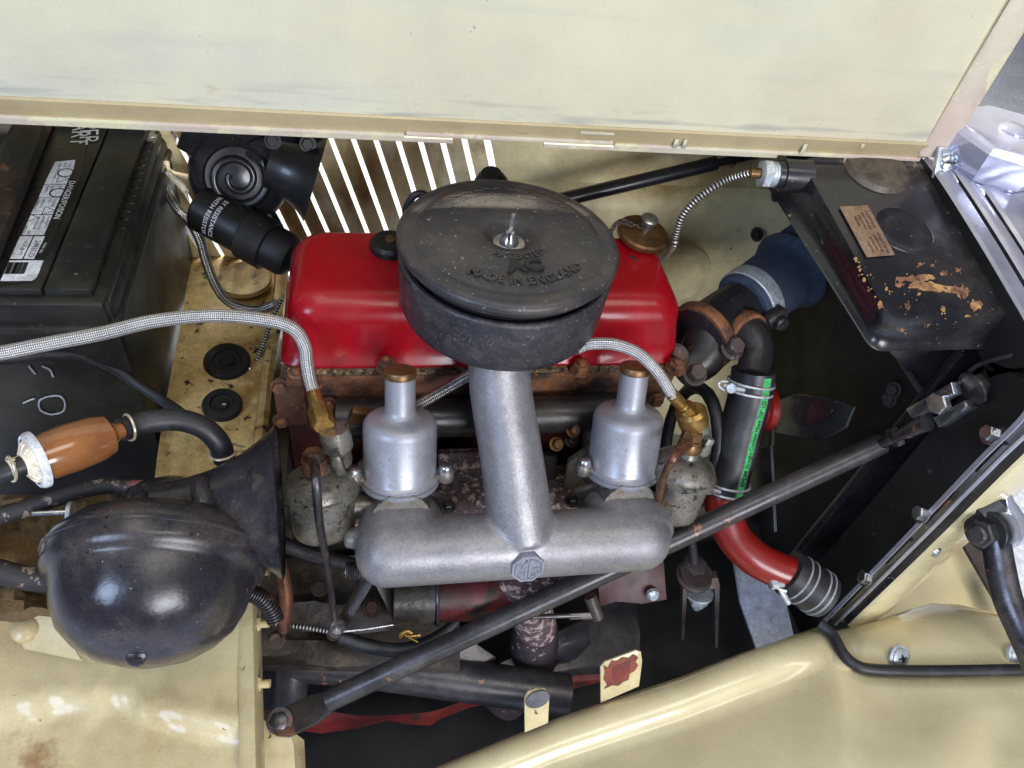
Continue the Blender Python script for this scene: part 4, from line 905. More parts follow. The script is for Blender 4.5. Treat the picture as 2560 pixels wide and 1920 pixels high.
# ---- thermostat housing, blue hose
h0, h1, h2 = at(1792, 812, d=1.0), at(1872, 752, d=1.03), at(2085, 598, d=1.10)
a = rod(h0, h1)
t = thing('thermostat_housing', 'black thermostat housing with rusty flange between engine and blue hose', 'housing', tuple(h0))
MB().lathe([(.040, -.042), (.046, -.038), (.047, -.026), (.043, -.020), (.040, -.012), (.0385, .02), (.037, .05)], h0, a, 40).obj('body', 'black_paint', t)
MB().lathe([(.0475, -.040), (.0490, -.036), (.0490, -.026), (.0475, -.023)], h0, a, 40).obj('flange', 'rusty', t)
MB().tube([at(1700, 930, d=.98), at(1745, 900, d=.985), at(1775, 850, d=.99), at(1790, 815, d=1.0)], [.022, .030, .036, .034], 22, 5).obj('outlet_neck', 'iron_black', t)
for (px, py) in ((1690, 890), (1735, 935), (1830, 870)):
    bolt(t, at(px, py, d=.955), (0, -.5, .85), .012, .016, 'iron_dark')
eb = [at(1868, 830, d=.975), at(1885, 845, d=.965), at(1893, 880, d=.96), at(1885, 915, d=.955), at(1880, 940, d=.95)]
MB().tube([at(1850, 818, d=.985)] + eb, [.026, .025, .022, .0205, .0205, .0205], 22, 5).obj('elbow', 'iron_black', t)
MB().lathe([(.0275, -.004), (.029, 0), (.028, .008), (.024, .010)], at(1862, 826, d=.978), rod(at(1850, 818, d=.985), at(1885, 845, d=.965)), 24).obj('elbow_flange', 'rusty', t)
t = thing('top_hose', 'dark blue ribbed rubber hose with a hump leading up to the header tank', 'hose', tuple(h1))
mb = MB(); H = (h2 - h1).length; a2 = rod(h1, h2)
mb.lathe([(.0425, -.014), (.0455, -.010), (.0480, H * .36), (.0500, H * .40), (.0560, H * .43), (.0590, H * .465), (.0570, H * .50), (.0520, H * .535), (.0490, H * .56), (.0520, H * .59), (.0540, H * .64), (.0540, H * 1.0)], h1, a2, 56); mb.obj('hose', 'blue_hose', t)
t = thing('hose_clamp', 'bright steel worm drive clamp around the blue hose', 'clamp', tuple(h1), None)
MB().lathe([(.0470, -.011), (.0480, -.010), (.0480, .010), (.0470, .011)], h1 + a2 * .004, a2, 56).obj('band', 'zinc', t)
wc = at(1948, 805, d=.985)
MB().box(at(1938, 793, d=.99), (.030, .016, .020), Matrix.Rotation(-.6, 3, 'Y') @ Matrix.Rotation(.4, 3, 'Z'), .003).obj('housing', 'steel_dark', t)
s_ = MB().lathe([(.0085, -.016), (.0095, -.012), (.0095, .008), (.007, .010)], wc, rod(at(1930, 790, d=.99), at(1962, 812, d=.97)), 20).obj('screw', 'steel_dark', t)
# ---- bypass coolant hose with printed green stripe
g0, g1 = at(1884, 925, d=.952), at(1812, 1232, d=.998)
hp = [g0, at(1872, 1000, d=.964), at(1850, 1080, d=.976), at(1830, 1160, d=.988), g1]
t = thing('coolant_hose', 'straight black coolant hose with a printed green stripe beside the right carburettor', 'hose', tuple(g1))
mb = MB(); mb.tube(hp, .0275, 32, 10); path = list(mb.path); mb.obj('hose', 'black_rubber', t)
def on_hose(s, an, h_):
    tot = path[-1][5]; s = max(0, min(tot, s))
    for a, b2 in zip(path, path[1:]):
        if b2[5] >= s - 1e-9:
            k = (s - a[5]) / max(1e-9, b2[5] - a[5]); p_ = a[0].lerp(b2[0], k); tn = a[1].lerp(b2[1], k).normalized(); break
    vv = (CAM - p_); side = tn.cross(vv).normalized(); fr = side.cross(tn).normalized()
    if fr.dot(vv) < 0: fr = -fr
    if side.dot(XX) < 0: side = -side
    return p_ + (side * math.sin(an) + fr * math.cos(an)) * (.0275 + h_)
TL = path[-1][5]; A0 = R(42)
mb = MB(); mb.grid([[on_hose(TL * (.02 + .96 * i / 30), A0 + da, .0004) for da in (-.16, -.08, 0, .08, .16)] for i in range(31)]); st = mb.obj('stripe', 'green_stripe', t)
mb = MB(); mb.grid([[on_hose(TL * (.02 + .96 * i / 30), A0 + da, .0002) for da in (-.24, 0, .24)] for i in range(31)]); mb.obj('stripe_border', 'grey_panel', t)
def hosemap(s0): return lambda u, v, w_: on_hose(s0 - u, A0 + (-(v - .0031)) / .0275 * 1.0, .0008)
text('EPDM', .0085, hosemap(TL * .88), 'print_black', 'lettering', st, 0, 'LEFT', .0003, TL * .13)
text('Straight Coolant Hose 7/8" I.D (2"', .0088, hosemap(TL * .73), 'print_black', 'lettering', st, 0, 'LEFT', .0001, TL * .60)
def wireclamp(c, axis, r, label, ears=True):
    t = thing('wire_clamp', label, 'clamp', tuple(V(c)), 'wire hose clamps')
    axis = V(axis).normalized(); vv = (CAM - V(c)).normalized(); x = axis.cross(vv).normalized(); y = (x.cross(axis)).normalized()
    if y.dot(vv) < 0: y = -y
    if x.x < 0: x = -x
    for s in (-.0055, .0055):
        MB().tube([V(c) + axis * (s * (1 - .0)) + (x * math.cos(2 * math.pi * k / 24) + y * math.sin(2 * math.pi * k / 24)) * r for k in range(25)], .0017, 8, 1, False).obj('wire_ring', 'wire_white', t)
    p0 = V(c) - x * r * .62 + y * r * .92
    MB().tube([p0 - x * .012, p0 + x * .014 + y * .002], .0032, 12, 1).obj('screw', 'zinc', t)
    MB().lathe([(.0065, 0), (.0068, .003), (.0055, .0045), (0, .005)], p0 + y * .003 - x * .003, y, 16).obj('screw_head', 'zinc', t)
    MB().tube([p0 - x * .010 + axis * .006, p0 - x * .018 + axis * .002, p0 - x * .018 - axis * .004, p0 - x * .008 - axis * .006], .0017, 8, 3).obj('wire_loop', 'wire_white', t)
    return t
ha = rod(g0, g1)
wireclamp(on_hose(0, 0, -.0275) + ha * .022, ha, .0292, 'white metal wire clamp at the top of the striped hose')
wireclamp(g1 - ha * .010, ha, .0292, 'white metal wire clamp at the bottom of the striped hose')
# ---- red lower water pipe and bottom hose
rp = [at(1800, 1225, d=.998), at(1808, 1270, d=.998), at(1830, 1335, d=.998), at(1880, 1390, d=.995), at(1945, 1425, d=.995), at(2000, 1440, d=.995)]
t = thing('water_pipe', 'glossy red bent water pipe below the striped hose', 'pipe', tuple(rp[3]))
MB().tube(rp, .0238, 28, 8).obj('pipe', 'red_pipe', t)
MB().plate([at(1835, 1222, d=.995), at(1846, 1222, d=.995), at(1846, 1262, d=.995), at(1838, 1255, d=.995)], (0, .003, 0)).obj('bracket_tab', 'zinc', t)
t = thing('bottom_hose', 'short black rubber hose with pale rings at the end of the red pipe', 'hose', tuple(rp[-1]))
b0, b1 = at(1972, 1432, d=.995), at(2062, 1492, d=.998); ba = rod(b0, b1); BL = (b1 - b0).length
MB().lathe([(.0238, -.004), (.0305, -.002), (.0315, .002), (.0315, BL * .92), (.030, BL), (.020, BL)], b0, ba, 40).obj('hose', 'black_rubber', t)
for k in (.22, .40, .72, .86):
    mb = MB(); mb.lathe([(.0312, -.0016), (.0330, 0), (.0312, .0016)], b0 + ba * BL * k, ba, 40, False); mb.obj('ring', 'wire_white', t)
c = at(1952, 1475, d=.975)
MB().tube([c, at(1972, 1510, d=.972)], .004, 10, 1).obj('clamp_screw', 'zinc', t); MB().box(at(1942, 1460, d=.978), (.018, .012, .010), None, .002).obj('clamp_lug', 'zinc', t)
MB().tube([at(1935, 1440, d=.98), at(1945, 1470, d=.972), at(1965, 1478, d=.972)], .0022, 8, 3).obj('wire_loop', 'wire_white', t)
# red pulley glimpse and fan
t = thing('fan', 'dark fan blades in shadow in front of the engine', 'fan', tuple(at(1980, 1060, x=.40)))
def blade(pts, th=(.004, 0, .002), m='black_paint'): MB().plate(pts, th, .001).obj('blade', m, t)
blade([at(1938, 1082, x=.43), at(1950, 1000, x=.43), at(1990, 985, x=.43), at(2095, 1000, x=.43), at(2132, 1020, x=.43), at(2112, 1070, x=.43), at(2050, 1104, x=.43)])
blade([at(1855, 1130, x=.40), at(1925, 1115, x=.40), at(1935, 1330, x=.40), at(1870, 1300, x=.40)])
blade([at(1925, 960, x=.41), at(1932, 960, x=.41), at(1928, 1115, x=.41), at(1920, 1115, x=.41)], m='iron_dark')
mb = MB(); mb.lathe([(.034, 0), (.034, .010), (.030, .014), (.030, .02), (.034, .024), (.034, .034)], at(1862, 1018, d=1.03), XX, 40); mb.obj('pulley', 'red_pipe', t)
mb = MB(); mb.tube([V((.315, -.02 + .075 * math.cos(a), -.16 + .10 * math.sin(a))) for a in [2 * math.pi * k / 24 for k in range(25)]], .009, 10, 1, False); tag(mb.obj('fan_belt', 'black_rubber'), 'black fan belt loop behind the striped coolant hose', 'belt')
# ---- engine tie rod mount
t = thing('engine_mount', 'zinc bolt and washers through a black U bracket below the right carburettor', 'mount', tuple(at(1750, 1500, z=-.33)))
MB().tube([at(1722, 1290, z=-.22), at(1735, 1405, z=-.30)], .0065, 14, 1).obj('tie_rod', 'steel_dark', t)
mb = MB(); mb.hexa(at(1735, 1415, z=-.315), (0, 0, 1), .018, .008); mb.lathe([(.016, -.002), (.024, -.001), (.024, -.010), (.027, -.012), (.027, -.016)], at(1742, 1430, z=-.315), UP, 28); mb.obj('washer_stack', 'iron_dark', t)
MB().plate([at(1712, 1450, z=-.335), at(1795, 1445, z=-.335), at(1800, 1462, z=-.335), at(1795, 1620, z=-.45), at(1788, 1620, z=-.45), at(1788, 1472, z=-.343), at(1718, 1474, z=-.343), at(1710, 1600, z=-.45), at(1703, 1600, z=-.45), at(1708, 1462, z=-.337)], (0, .012, 0), .001).obj('u_bracket', 'iron_dark', t)
MB().lathe([(.0225, 0), (.0225, .004), (.0165, .006)], at(1747, 1478, z=-.36), (0, -.3, -1), 28).obj('zinc_washer', 'zinc', t)
mb = MB(); mb.hexa(at(1749, 1490, z=-.365), (0, -.35, -1), .0145, .016); mb.lathe([(.006, .01), (.006, .026), (0, .027)], at(1749, 1490, z=-.365), (0, -.35, -1), 14); mb.obj('castle_nut', 'zinc', t)
MB().lathe([(.0095, 0), (.0095, .006), (.006, .010), (0, .010)], at(1630, 1482, z=-.33), (0, -1, .3), 18).obj('small_bolt', 'zinc', t)

# ================================================================== foreground horn
hb = at(394, 1418, d=.725); ha_ = V((-.02, -1, -.16)).normalized()
t = thing('horn', 'big dusty black domed horn with flared trumpet in the lower left foreground', 'horn', tuple(hb + V((0, 0, -.11))))
mb = MB()
mb.lathe([(.06, -.045), (.085, -.035), (.0985, -.02), (.1005, -.012), (.1005, .002), (.0995, .006), (.0955, .011), (.0925, .0135), (.0912, .016), (.0895, .022), (.0850, .040), (.0760, .058), (.062, .072), (.044, .083), (.022, .0895), (0, .091)], hb, ha_, 72); mb.obj('dome', 'black_horn', t, 70)
MB().lathe([(.0988, .000), (.1022, .001), (.1022, .0035), (.0985, .005)], hb + ha_ * -.012, ha_, 72, False).obj('crimped_rim', 'black_horn', t)
sc = at(341, 1643, d=.66)
tipc = hb + ha_ * .087
dd = (sc - tipc); r_ = ray(341, 1643)
# screw on the dome front: march along the ray to the dome
best = None
for k in range(400):
    q = CAM + r_ * (.5 + k * .0008); l_ = q - hb; hh = l_.dot(ha_); rad = (l_ - ha_ * hh).length
    if 0 < hh < .0915 and rad < .094 * math.sqrt(max(0, 1 - (max(0, hh - .031) / .0605) ** 2)): best = q; break
sc = best or tipc
sn = ((sc - hb) - ha_ * (sc - hb).dot(ha_)).normalized() * .75 + ha_ * .66
s_ = MB().lathe([(.0085, -.002), (.0085, .001), (.0065, .0022), (0, .0024)], sc, sn, 20).obj('screw', 'black_horn', t)
MB().box(sc + sn.normalized() * .0024, (.010, .0014, .0014)).obj('slot', 'black_deep', s_)
mc = at(698, 1255, d=.76); ta = at(470, 1262, d=.76)
ma = V((1, .08, -.02)).normalized()
mb = MB()
pr_ = []
for k in range(15):
    u = k / 14; pr_.append((.030 + .044 * (u ** 2.6) + .004 * u, -.125 + .125 * u))
mb.lathe(pr_ + [(.0745, .001), (.0725, .001)] + [(r - .0018, h_) for r, h_ in reversed(pr_)], mc, ma, 56, False); mb.obj('trumpet', 'black_horn', t, 60)
MB().tube([mc - ma * .12, at(430, 1270, d=.765), at(380, 1300, d=.76), hb - ha_ * .02], [.031, .034, .04, .05], 26, 5).obj('throat', 'black_horn', t)
for (p0, p1) in (((500, 1205), (508, 1265)), ((640, 1175), (650, 1212)), ((352, 1228), (345, 1262))):
    a, b2 = at(*p0, d=.722), at(*p1, d=.700)
    MB().lathe([(.0085, 0), (.0092, .002), (.0092, (b2 - a).length), (.0078, (b2 - a).length + .002)], a, rod(a, b2), 20).obj('flange_bolt', 'black_horn', t)

# ================================================================== lower left body panel
LPZ = -.235
t = thing('side_apron', 'chipped cream body panel under the horn at lower left', 'panel', tuple(at(300, 1750, z=LPZ)))
rows = []
NX, NY = 60, 36
for j in range(NY + 1):
    py = 1330 + (2010 - 1330) * j / NY; row = []
    for i in range(NX + 1):
        px = -420 + 1022 * i / NX
        cr = 1790 - 40 * math.sin(px * .006) + (30 if px > 330 else 0)
        dz = -.014 / (1 + math.exp(-(py - cr) / 9)) + .004 * noise.noise(V((px * .006, py * .006, 1))) + .0045 * noise.noise(V((px * .02, py * .016, 4))) * math.exp(-((py - cr) / 70) ** 2)
        dz += .006 * math.exp(-((px - 335) / 38) ** 2) * (1 if py > 1700 else 0) * min(1, (py - 1700) / 100)
        row.append(at(px, py, z=LPZ) + V((0, 0, dz)))
    rows.append(row)
MB().grid(rows, (0, 0, -.0015)).obj('skin', 'cream_worn', t)
mb = MB()
pr2 = [(-.004, .0004), (0, .004), (.006, .0048), (.013, .0048), (.014, .003), (.016, -.06)]
mb.grid([[at(602 + (py - 1330) * .01, py, z=LPZ) + V((a, 0, b2)) for a, b2 in pr2] for py in range(1330, 2020, 30)], None); mb.obj('edge_strip', 'cream_worn', t)
mb = MB(); mb.plate([at(30, 1560, z=-.205), at(45, 1478, z=-.19), at(105, 1466, z=-.19), at(150, 1560, z=-.2), at(205, 1650, z=-.215), at(60, 1622, z=-.222)], (0, 0, -.004), .001); mb.obj('gusset', 'cream_worn', t)
MB().lathe([(.014, -.002), (.013, .004), (.008, .0075), (0, .009)], at(62, 1575, z=-.207), (0, -.2, 1), 24).obj('rivet', 'cream_worn', t)
mb = MB(); mb.plate([at(45, 1480, z=-.188), at(100, 1463, z=-.188), at(118, 1485, z=-.188), at(70, 1500, z=-.188)], (0, 0, -.004), .001); mb.obj('bracket_end', 'grey_panel', t)
for py in (1430, 1560, 1710):
    c = at(636, py, z=LPZ - .03)
    mb = MB(); mb.hexa(c, (1, -.1, .1), .009, .008); mb.lathe([(.005, .006), (.005, .018), (0, .019)], c, (1, -.1, .1), 12); mb.obj('bolt', 'cream_worn', t)
# foot of apron with lug
t = thing('body_mount', 'cream bracket at the lower end of the long stay rod', 'bracket', tuple(at(690, 1850, z=-.36)))
mb = MB(); mb.grid([[at(622, 1790, z=-.335), at(680, 1792, z=-.335), at(722, 1822, z=-.336), at(760, 1850, z=-.36)], [at(622, 1850, z=-.34), at(690, 1850, z=-.34), at(735, 1870, z=-.345), at(762, 1880, z=-.38)], [at(622, 1960, z=-.345), at(690, 1960, z=-.345), at(740, 1960, z=-.355), at(765, 1960, z=-.40)]], (0, 0, -.003)); mb.obj('plate', 'cream_worn', t)
mb = MB(); mb.plate([at(620, 1780, z=-.325), at(690, 1772, z=-.325), at(745, 1800, z=-.325), at(738, 1835, z=-.325), at(690, 1838, z=-.325), at(668, 1800, z=-.326)], (0, 0, -.004), .001); mb.obj('top_lug', 'rusty', t)
mb = MB(); mb.box(at(645, 1845, z=-.33), (.010, .022, .006), Matrix.Rotation(.3, 3, 'Z'), .001); mb.box(at(640, 1868, z=-.33), (.012, .006, .006), None, .001); mb.obj('cage_nut', 'cream_worn', t)

# ================================================================== clutter below the carburettors
t = thing('throttle_linkage', 'oily steel throttle linkage of levers and rod under the intake pipe', 'linkage', tuple(at(1000, 1550, z=-.26)))
MB().tube([at(1085, 1546, z=-.26), at(1260, 1545, z=-.26), at(1445, 1538, z=-.26)], .0036, 10, 2).obj('cross_rod', 'steel_dark', t)
MB().plate([at(1010, 1538, z=-.255), at(1085, 1535, z=-.255), at(1085, 1558, z=-.262), at(1012, 1562, z=-.262)], (0, .003, -.006), .001).obj('trunnion', 'oily', t)
MB().plate([at(1425, 1534, z=-.255), at(1500, 1530, z=-.255), at(1502, 1548, z=-.262), at(1425, 1550, z=-.262)], (0, .003, -.006), .001).obj('trunnion', 'oily', t)
MB().tube([at(1475, 1490, z=-.24), at(1495, 1545, z=-.265)], .0085, 14, 1).obj('spindle', 'oily', t)
for a, b2 in (((930, 1428), (850, 1568)), ((950, 1440), (1004, 1560))):
    A, B2 = at(*a, z=-.22), at(*b2, z=-.275); dv = rod(A, B2); sv = dv.cross(UP).normalized() * .010
    MB().plate([A - sv, A + sv, B2 + sv * .8, B2 - sv * .8], (0, .002, -.004), .001).obj('lever', 'oily', t)
MB().lathe([(0, -.004), (.008, -.003), (.0105, .002), (.008, .008), (0, .010)], at(845, 1568, z=-.262), UP, 18).obj('ball_nut', 'steel', t)
MB().lathe([(.009, -.016), (.010, 0), (.008, .004)], at(838, 1580, z=-.27), (.2, -.3, 1), 18).obj('ball_socket', 'oily', t)
sp = []
A, B2 = at(868, 1425, z=-.21), at(930, 1432, z=-.205); dv = rod(A, B2); xo = dv.orthogonal().normalized(); yo = dv.cross(xo)
for k in range(90): sp.append(A.lerp(B2, k / 89) + (xo * math.cos(k * .75) + yo * math.sin(k * .75)) * .010)
MB().tube(sp, .0014, 6, 1).obj('return_spring', 'steel_dark', t)
for k, (dx, dy) in enumerate(((36, 0), (30, 18))):
    MB().tube([at(1008, 1585, z=-.272), at(1020, 1592, z=-.272), at(1015 + dx, 1588 + dy, z=-.272)], .0016, 8, 2).obj('split_pin', 'brass', t)
MB().tube([at(1002, 1596, z=-.272), at(1004, 1584, z=-.27), at(1018, 1578, z=-.27), at(1030, 1584, z=-.272)], .003, 8, 3).obj('split_pin_eye', 'brass', t)
hose('throttle_cable', [at(690, 1560, z=-.27), at(760, 1568, z=-.27), at(820, 1578, z=-.27)], .0032, 'spiral', 'spiral wound throttle cable end below the horn trumpet', 'cable')
hose('inner_cable', [at(845, 1580, z=-.268), at(920, 1572, z=-.268), at(992, 1560, z=-.266)], .0018, 'steel', 'thin bright wire between the two throttle levers', 'wire')
hose('vacuum_hose', [at(850, 1592, z=-.285), at(910, 1612, z=-.29), at(980, 1625, z=-.295), at(1040, 1618, z=-.295), at(1100, 1590, z=-.29), at(1143, 1552, z=-.28)], [.009, .009, .009, .009, .0085, .006], 'black_rubber', 'short black hose curving below the throttle levers')
hose('brake_pipe', [at(690, 1380, z=-.17), at(708, 1440, z=-.20), at(716, 1500, z=-.23), at(710, 1575, z=-.27)], [.008, .008, .0085, .0075], 'copper', 'greenish copper pipe dropping beside the horn trumpet', 'pipe')
t = thing('ribbed_conduit', 'grey ribbed flexible conduit leaving the horn at lower right', 'conduit', tuple(at(660, 1500, z=-.2)))
pts = [at(622, 1480, z=-.18), at(650, 1493, z=-.19), at(676, 1520, z=-.205), at(690, 1552, z=-.22)]
tmp = MB(); tmp.tube(pts, .01, 4, 14); pth = tmp.path; tmp.bm.free()
mb = MB(); rad = [.0105 if k % 3 else .0078 for k in range(len(pth))]
mb.tube([q[0] for q in pth], rad, 16, 1); mb.obj('conduit', 'steel_dark', t)
t = thing('oil_filter', 'short horizontal canister half black half red below the intake pipe', 'canister', tuple(at(1100, 1480, z=-.27)))
c0, c1, c2 = at(985, 1490, z=-.25), at(1085, 1488, z=-.25), at(1285, 1480, z=-.25)
MB().tube([c0, c1], .036, 32, 1).obj('black_end', 'oily', t)
MB().lathe([(.0375, 0), (.0385, .002), (.0375, .004)], c1, XX, 32, False).obj('seam', 'steel_dark', t)
MB().tube([c1 + XX * .003, c2], .034, 32, 1).obj('red_end', 'red_engine', t)
t = thing('chassis_crossmember', 'thick dark grey chassis tube low in the bay behind the stay rod', 'chassis', tuple(at(1000, 1690, z=-.40)))
MB().tube([at(735, 1650, z=-.39), at(900, 1665, z=-.40), at(1150, 1700, z=-.41), at(1420, 1738, z=-.42)], .029, 28, 4).obj('cross_tube', 'rod_paint', t)
MB().tube([at(735, 1590, z=-.37), at(730, 1680, z=-.40), at(715, 1800, z=-.46)], .024, 24, 3).obj('upright', 'rod_paint', t)
MB().plate([at(770, 1575, z=-.36), at(1150, 1580, z=-.36), at(1240, 1640, z=-.39), at(1180, 1680, z=-.40), at(770, 1640, z=-.39)], (0, 0, -.02), .003).obj('web_plate', 'oily', t)
t = thing('front_splash_plate', 'flaking red painted splash plate at the bottom of the bay', 'plate', tuple(at(1000, 1800, z=-.5)))
mb = MB(); mb.grid([[at(x, y0, z=-.46), at(x, (y0 + y1) / 2, z=-.47), at(x, y1, z=-.50)] for x, y0, y1 in ((740, 1760, 1822), (800, 1775, 1832), (900, 1790, 1818), (970, 1788, 1800), (1010, 1786, 1808), (1075, 1780, 1812), (1110, 1770, 1792), (1180, 1745, 1765), (1300, 1700, 1745), (1400, 1660, 1730), (1510, 1640, 1700))], (0, 0, -.004)); mb.obj('lower_edge', 'red_chassis', t)
mb = MB(); mb.plate([at(1310, 1665, z=-.445), at(1505, 1655, z=-.445), at(1505, 1700, z=-.46), at(1300, 1712, z=-.46)], (0, 0, -.004)); mb.obj('upper_edge', 'red_chassis', t)
t = thing('frame_rail', 'grey chassis rail face in shadow under the red plate tab', 'chassis', tuple(at(1500, 1600, z=-.47)))
mb = MB(); mb.grid([[at(1180, 1690, z=-.43), at(1400, 1590, z=-.43), at(1580, 1462, z=-.43)], [at(1330, 1690, z=-.44), at(1500, 1660, z=-.44), at(1600, 1580, z=-.44)], [at(1400, 1690, z=-.45), at(1520, 1680, z=-.45), at(1600, 1660, z=-.45)]], (0, 0, -.01)); mb.obj('rail', 'rod_paint', t)
t = thing('mount_arm', 'dark maroon angled engine arm with a small bolt under the right carburettor', 'bracket', tuple(at(1600, 1480, z=-.34)))
mb = MB(); mb.plate([at(1560, 1400, z=-.30), at(1660, 1395, z=-.30), at(1668, 1500, z=-.34), at(1600, 1512, z=-.35), at(1540, 1500, z=-.35), at(1500, 1520, z=-.36), at(1495, 1470, z=-.33)], (0, .01, -.012), .002); mb.obj('arm', 'maroon', t)
t = thing('gearbox_flange', 'oily brown gearbox casting low behind the throttle levers', 'gearbox', tuple(at(900, 1560, z=-.36)))
rows = [[at(630 + 52 * i, 1395 + 30 * j, z=-.325 - .0035 * j) + V((0, 0, .018 * noise.noise(V((i * .5, j * .6, 7))) + .008 * noise.noise(V((i * 1.4, j * 1.5, 3))))) for i in range(11)] for j in range(10)]
MB().grid(rows, (0, 0, -.02)).obj('casting', 'oily', t)
for (px, py) in ((800, 1470), (930, 1520), (690, 1600), (1120, 1600), (1180, 1570)):
    bolt(t, at(px, py, z=-.315), (0, -.3, 1), .009, .010, 'iron_dark')
MB().tube([at(640, 1330, z=-.22), at(760, 1380, z=-.24), at(930, 1425, z=-.25)], .010, 14, 4).obj('breather_tube', 'steel_dark', t)
t = thing('steering_bracket', 'black angled bracket behind the red edged tab', 'bracket', tuple(at(1430, 1590, z=-.40)))
MB().plate([at(1350, 1600, z=-.39), at(1470, 1545, z=-.39), at(1478, 1610, z=-.405), at(1440, 1650, z=-.42), at(1330, 1668, z=-.42)], (0, .01, -.01), .002).obj('bracket', 'black_paint', t)
# tabs on the wing edge
t = thing('bonnet_rest_tab', 'small cream tab with oval grey rubber pad on the wing edge', 'tab', tuple(at(1340, 1790, z=-.33)))
q = [(1312, 1832), (1311, 1745), (1320, 1730), (1340, 1722), (1362, 1722), (1372, 1732), (1373, 1745), (1371, 1808)]
def zt(py): return -.325 + (1815 - py) * .00042
MB().plate([at(px, py, z=zt(py)) for px, py in q], (0, .003, -.002), .001).obj('tab', 'cream_worn', t)
mb = MB(); c = at(1343, 1745, z=zt(1745)); uu = rod(at(1315, 1752, z=zt(1752)), at(1372, 1738, z=zt(1738))); vv_ = rod(at(1343, 1760, z=zt(1760)), at(1343, 1730, z=zt(1730)))
mb.plate([c + uu * math.cos(2 * math.pi * i / 24) * .0155 + vv_ * math.sin(2 * math.pi * i / 24) * .0115 + V((0, -.001, .001)) for i in range(24)], uu.cross(vv_) * .003, .001); mb.obj('rubber_pad', 'grey_panel', t)
t = thing('red_tab', 'square tab with peeling cream paint over red at the wing edge', 'tab', tuple(at(1555, 1690, z=-.34)))
zt2 = lambda py: -.34 + (1740 - py) * .00050
q = [(1502, 1758), (1501, 1668), (1512, 1655), (1590, 1626), (1603, 1630), (1606, 1655), (1598, 1716)]
MB().plate([at(px, py, z=zt2(py)) for px, py in q], (0, .003, -.002), .001).obj('plate', 'cream_worn', t)
pq_ = [(px + 4 * noise.noise(V((i * .8, 2, 1))), py + 5 * noise.noise(V((i * .9, 5, 3)))) for i, (px, py) in enumerate(((1510, 1722), (1518, 1712), (1509, 1698), (1512, 1680), (1508, 1664), (1520, 1668), (1530, 1652), (1542, 1656), (1556, 1644), (1572, 1646), (1584, 1636), (1594, 1644), (1588, 1654), (1596, 1664), (1586, 1676), (1574, 1684), (1572, 1700), (1556, 1702), (1548, 1716), (1530, 1712)))]
MB().plate([at(px, py, z=zt2(py) + .0012) for px, py in pq_], (0, -.0006, .0008)).obj('bare_patch', mat('red_oxide', srgb(126, 58, 38), .6, 0, var=[(srgb(96, 42, 30), 40, .4, .7)]), t)
MB().plate([at(px, py, z=zt2(py) + .002) for px, py in ((1530, 1700), (1530, 1668), (1576, 1652), (1574, 1676), (1550, 1702))], (0, -.0004, .0006)).obj('slot', 'red_chassis', t)
t = thing('floor_stand_in', 'pale grey plate standing in for lit floor, seen through the gap below the red pipe', 'plate', tuple(at(1900, 1500, z=-.46)))
MB().plate([at(1815, 1290, z=-.44), at(1860, 1330, z=-.44), at(1965, 1500, z=-.45), at(1985, 1590, z=-.46), at(1900, 1648, z=-.46), at(1850, 1500, z=-.45)], (0, 0, -.006), .001).obj('plate', 'garage_concrete', t)  # plate added higher up to catch light, in place of the garage floor
mb = MB(); mb.plate([(-.8, .5, -.56), (.9, .5, -.56), (.9, -.52, -.56), (-.8, -.52, -.56)], (0, 0, -.006)); struct(mb.obj('bay_shade_sheet', 'black_deep'))  # black sheet added to make the deep shade at the bottom of the bay

# ================================================================== radiator shell, cap
t = thing('radiator_shell', 'chrome and cream radiator shell edge with black slots at right', 'radiator shell', (.52, -.24, -.35))
path = [at(2300, 350, x=.535), at(2372, 440, x=.535), at(2460, 575, x=.535), at(2545, 715, x=.535), at(2610, 830, x=.535), at(2640, 930, x=.535), at(2590, 1035, x=.535), at(2470, 1155, x=.535), at(2320, 1310, x=.535), at(2200, 1432, x=.535), at(2070, 1562, x=.535)]
tmp = MB(); tmp.tube(path, .01, 4, 6); sp_ = [(q[0], q[1]) for q in tmp.path]; tmp.bm.free()
def strip(prof, m, name, par=t, sp=sp_):
    mb = MB(); rows = []
    for p_, tn in sp:
        nn = tn.cross(XX).normalized()          # outward, towards viewer / up
        if nn.dot(V((0, -.7, .7))) < 0: nn = -nn
        rows.append([p_ + XX * a + nn * b2 for a, b2 in prof])
    mb.grid(rows, None); return mb.obj(name, m, par)
strip([(-.012, -.004), (-.012, -.07)], 'black_inner', 'inner_skirt')
UPR, LOW = sp_[:27], sp_[26:]
strip([(-.012, -.004), (-.010, -.0005), (-.004, .000), (.006, .000)], 'satin_shell', 'inner_lip', sp=UPR)
strip([(.006, .000), (.007, -.003), (.0095, -.003), (.0105, .001)], 'black_rubber', 'seal_groove', sp=UPR)
strip([(.0105, .001), (.014, .004), (.022, .005), (.026, .003), (.027, -.002)], 'satin_shell', 'bead', sp=UPR)
strip([(.027, -.002), (.030, -.003), (.031, .003)], 'black_rubber', 'shadow_gap', sp=UPR)
strip([(-.012, -.004), (-.011, .0010), (-.0098, .0012), (-.009, .000)], 'satin_shell', 'edge_lip', sp=LOW)
strip([(-.009, .000), (-.004, -.002), (.005, -.002), (.009, .000)], 'black_paint', 'slotted_strip', sp=LOW)
strip([(.009, .000), (.0102, .0022), (.0125, .0025), (.0138, .001)], 'satin_shell', 'inner_bead', sp=LOW)
strip([(.0138, .001), (.017, -.003), (.028, -.003), (.031, .003)], 'black_paint', 'seal_channel', sp=LOW)
strip([(.031, .003), (.034, .006), (.045, .007), (.07, .004), (.11, -.012), (.16, -.05)], 'satin_shell' , 'outer_shell', sp=sp_[:26])
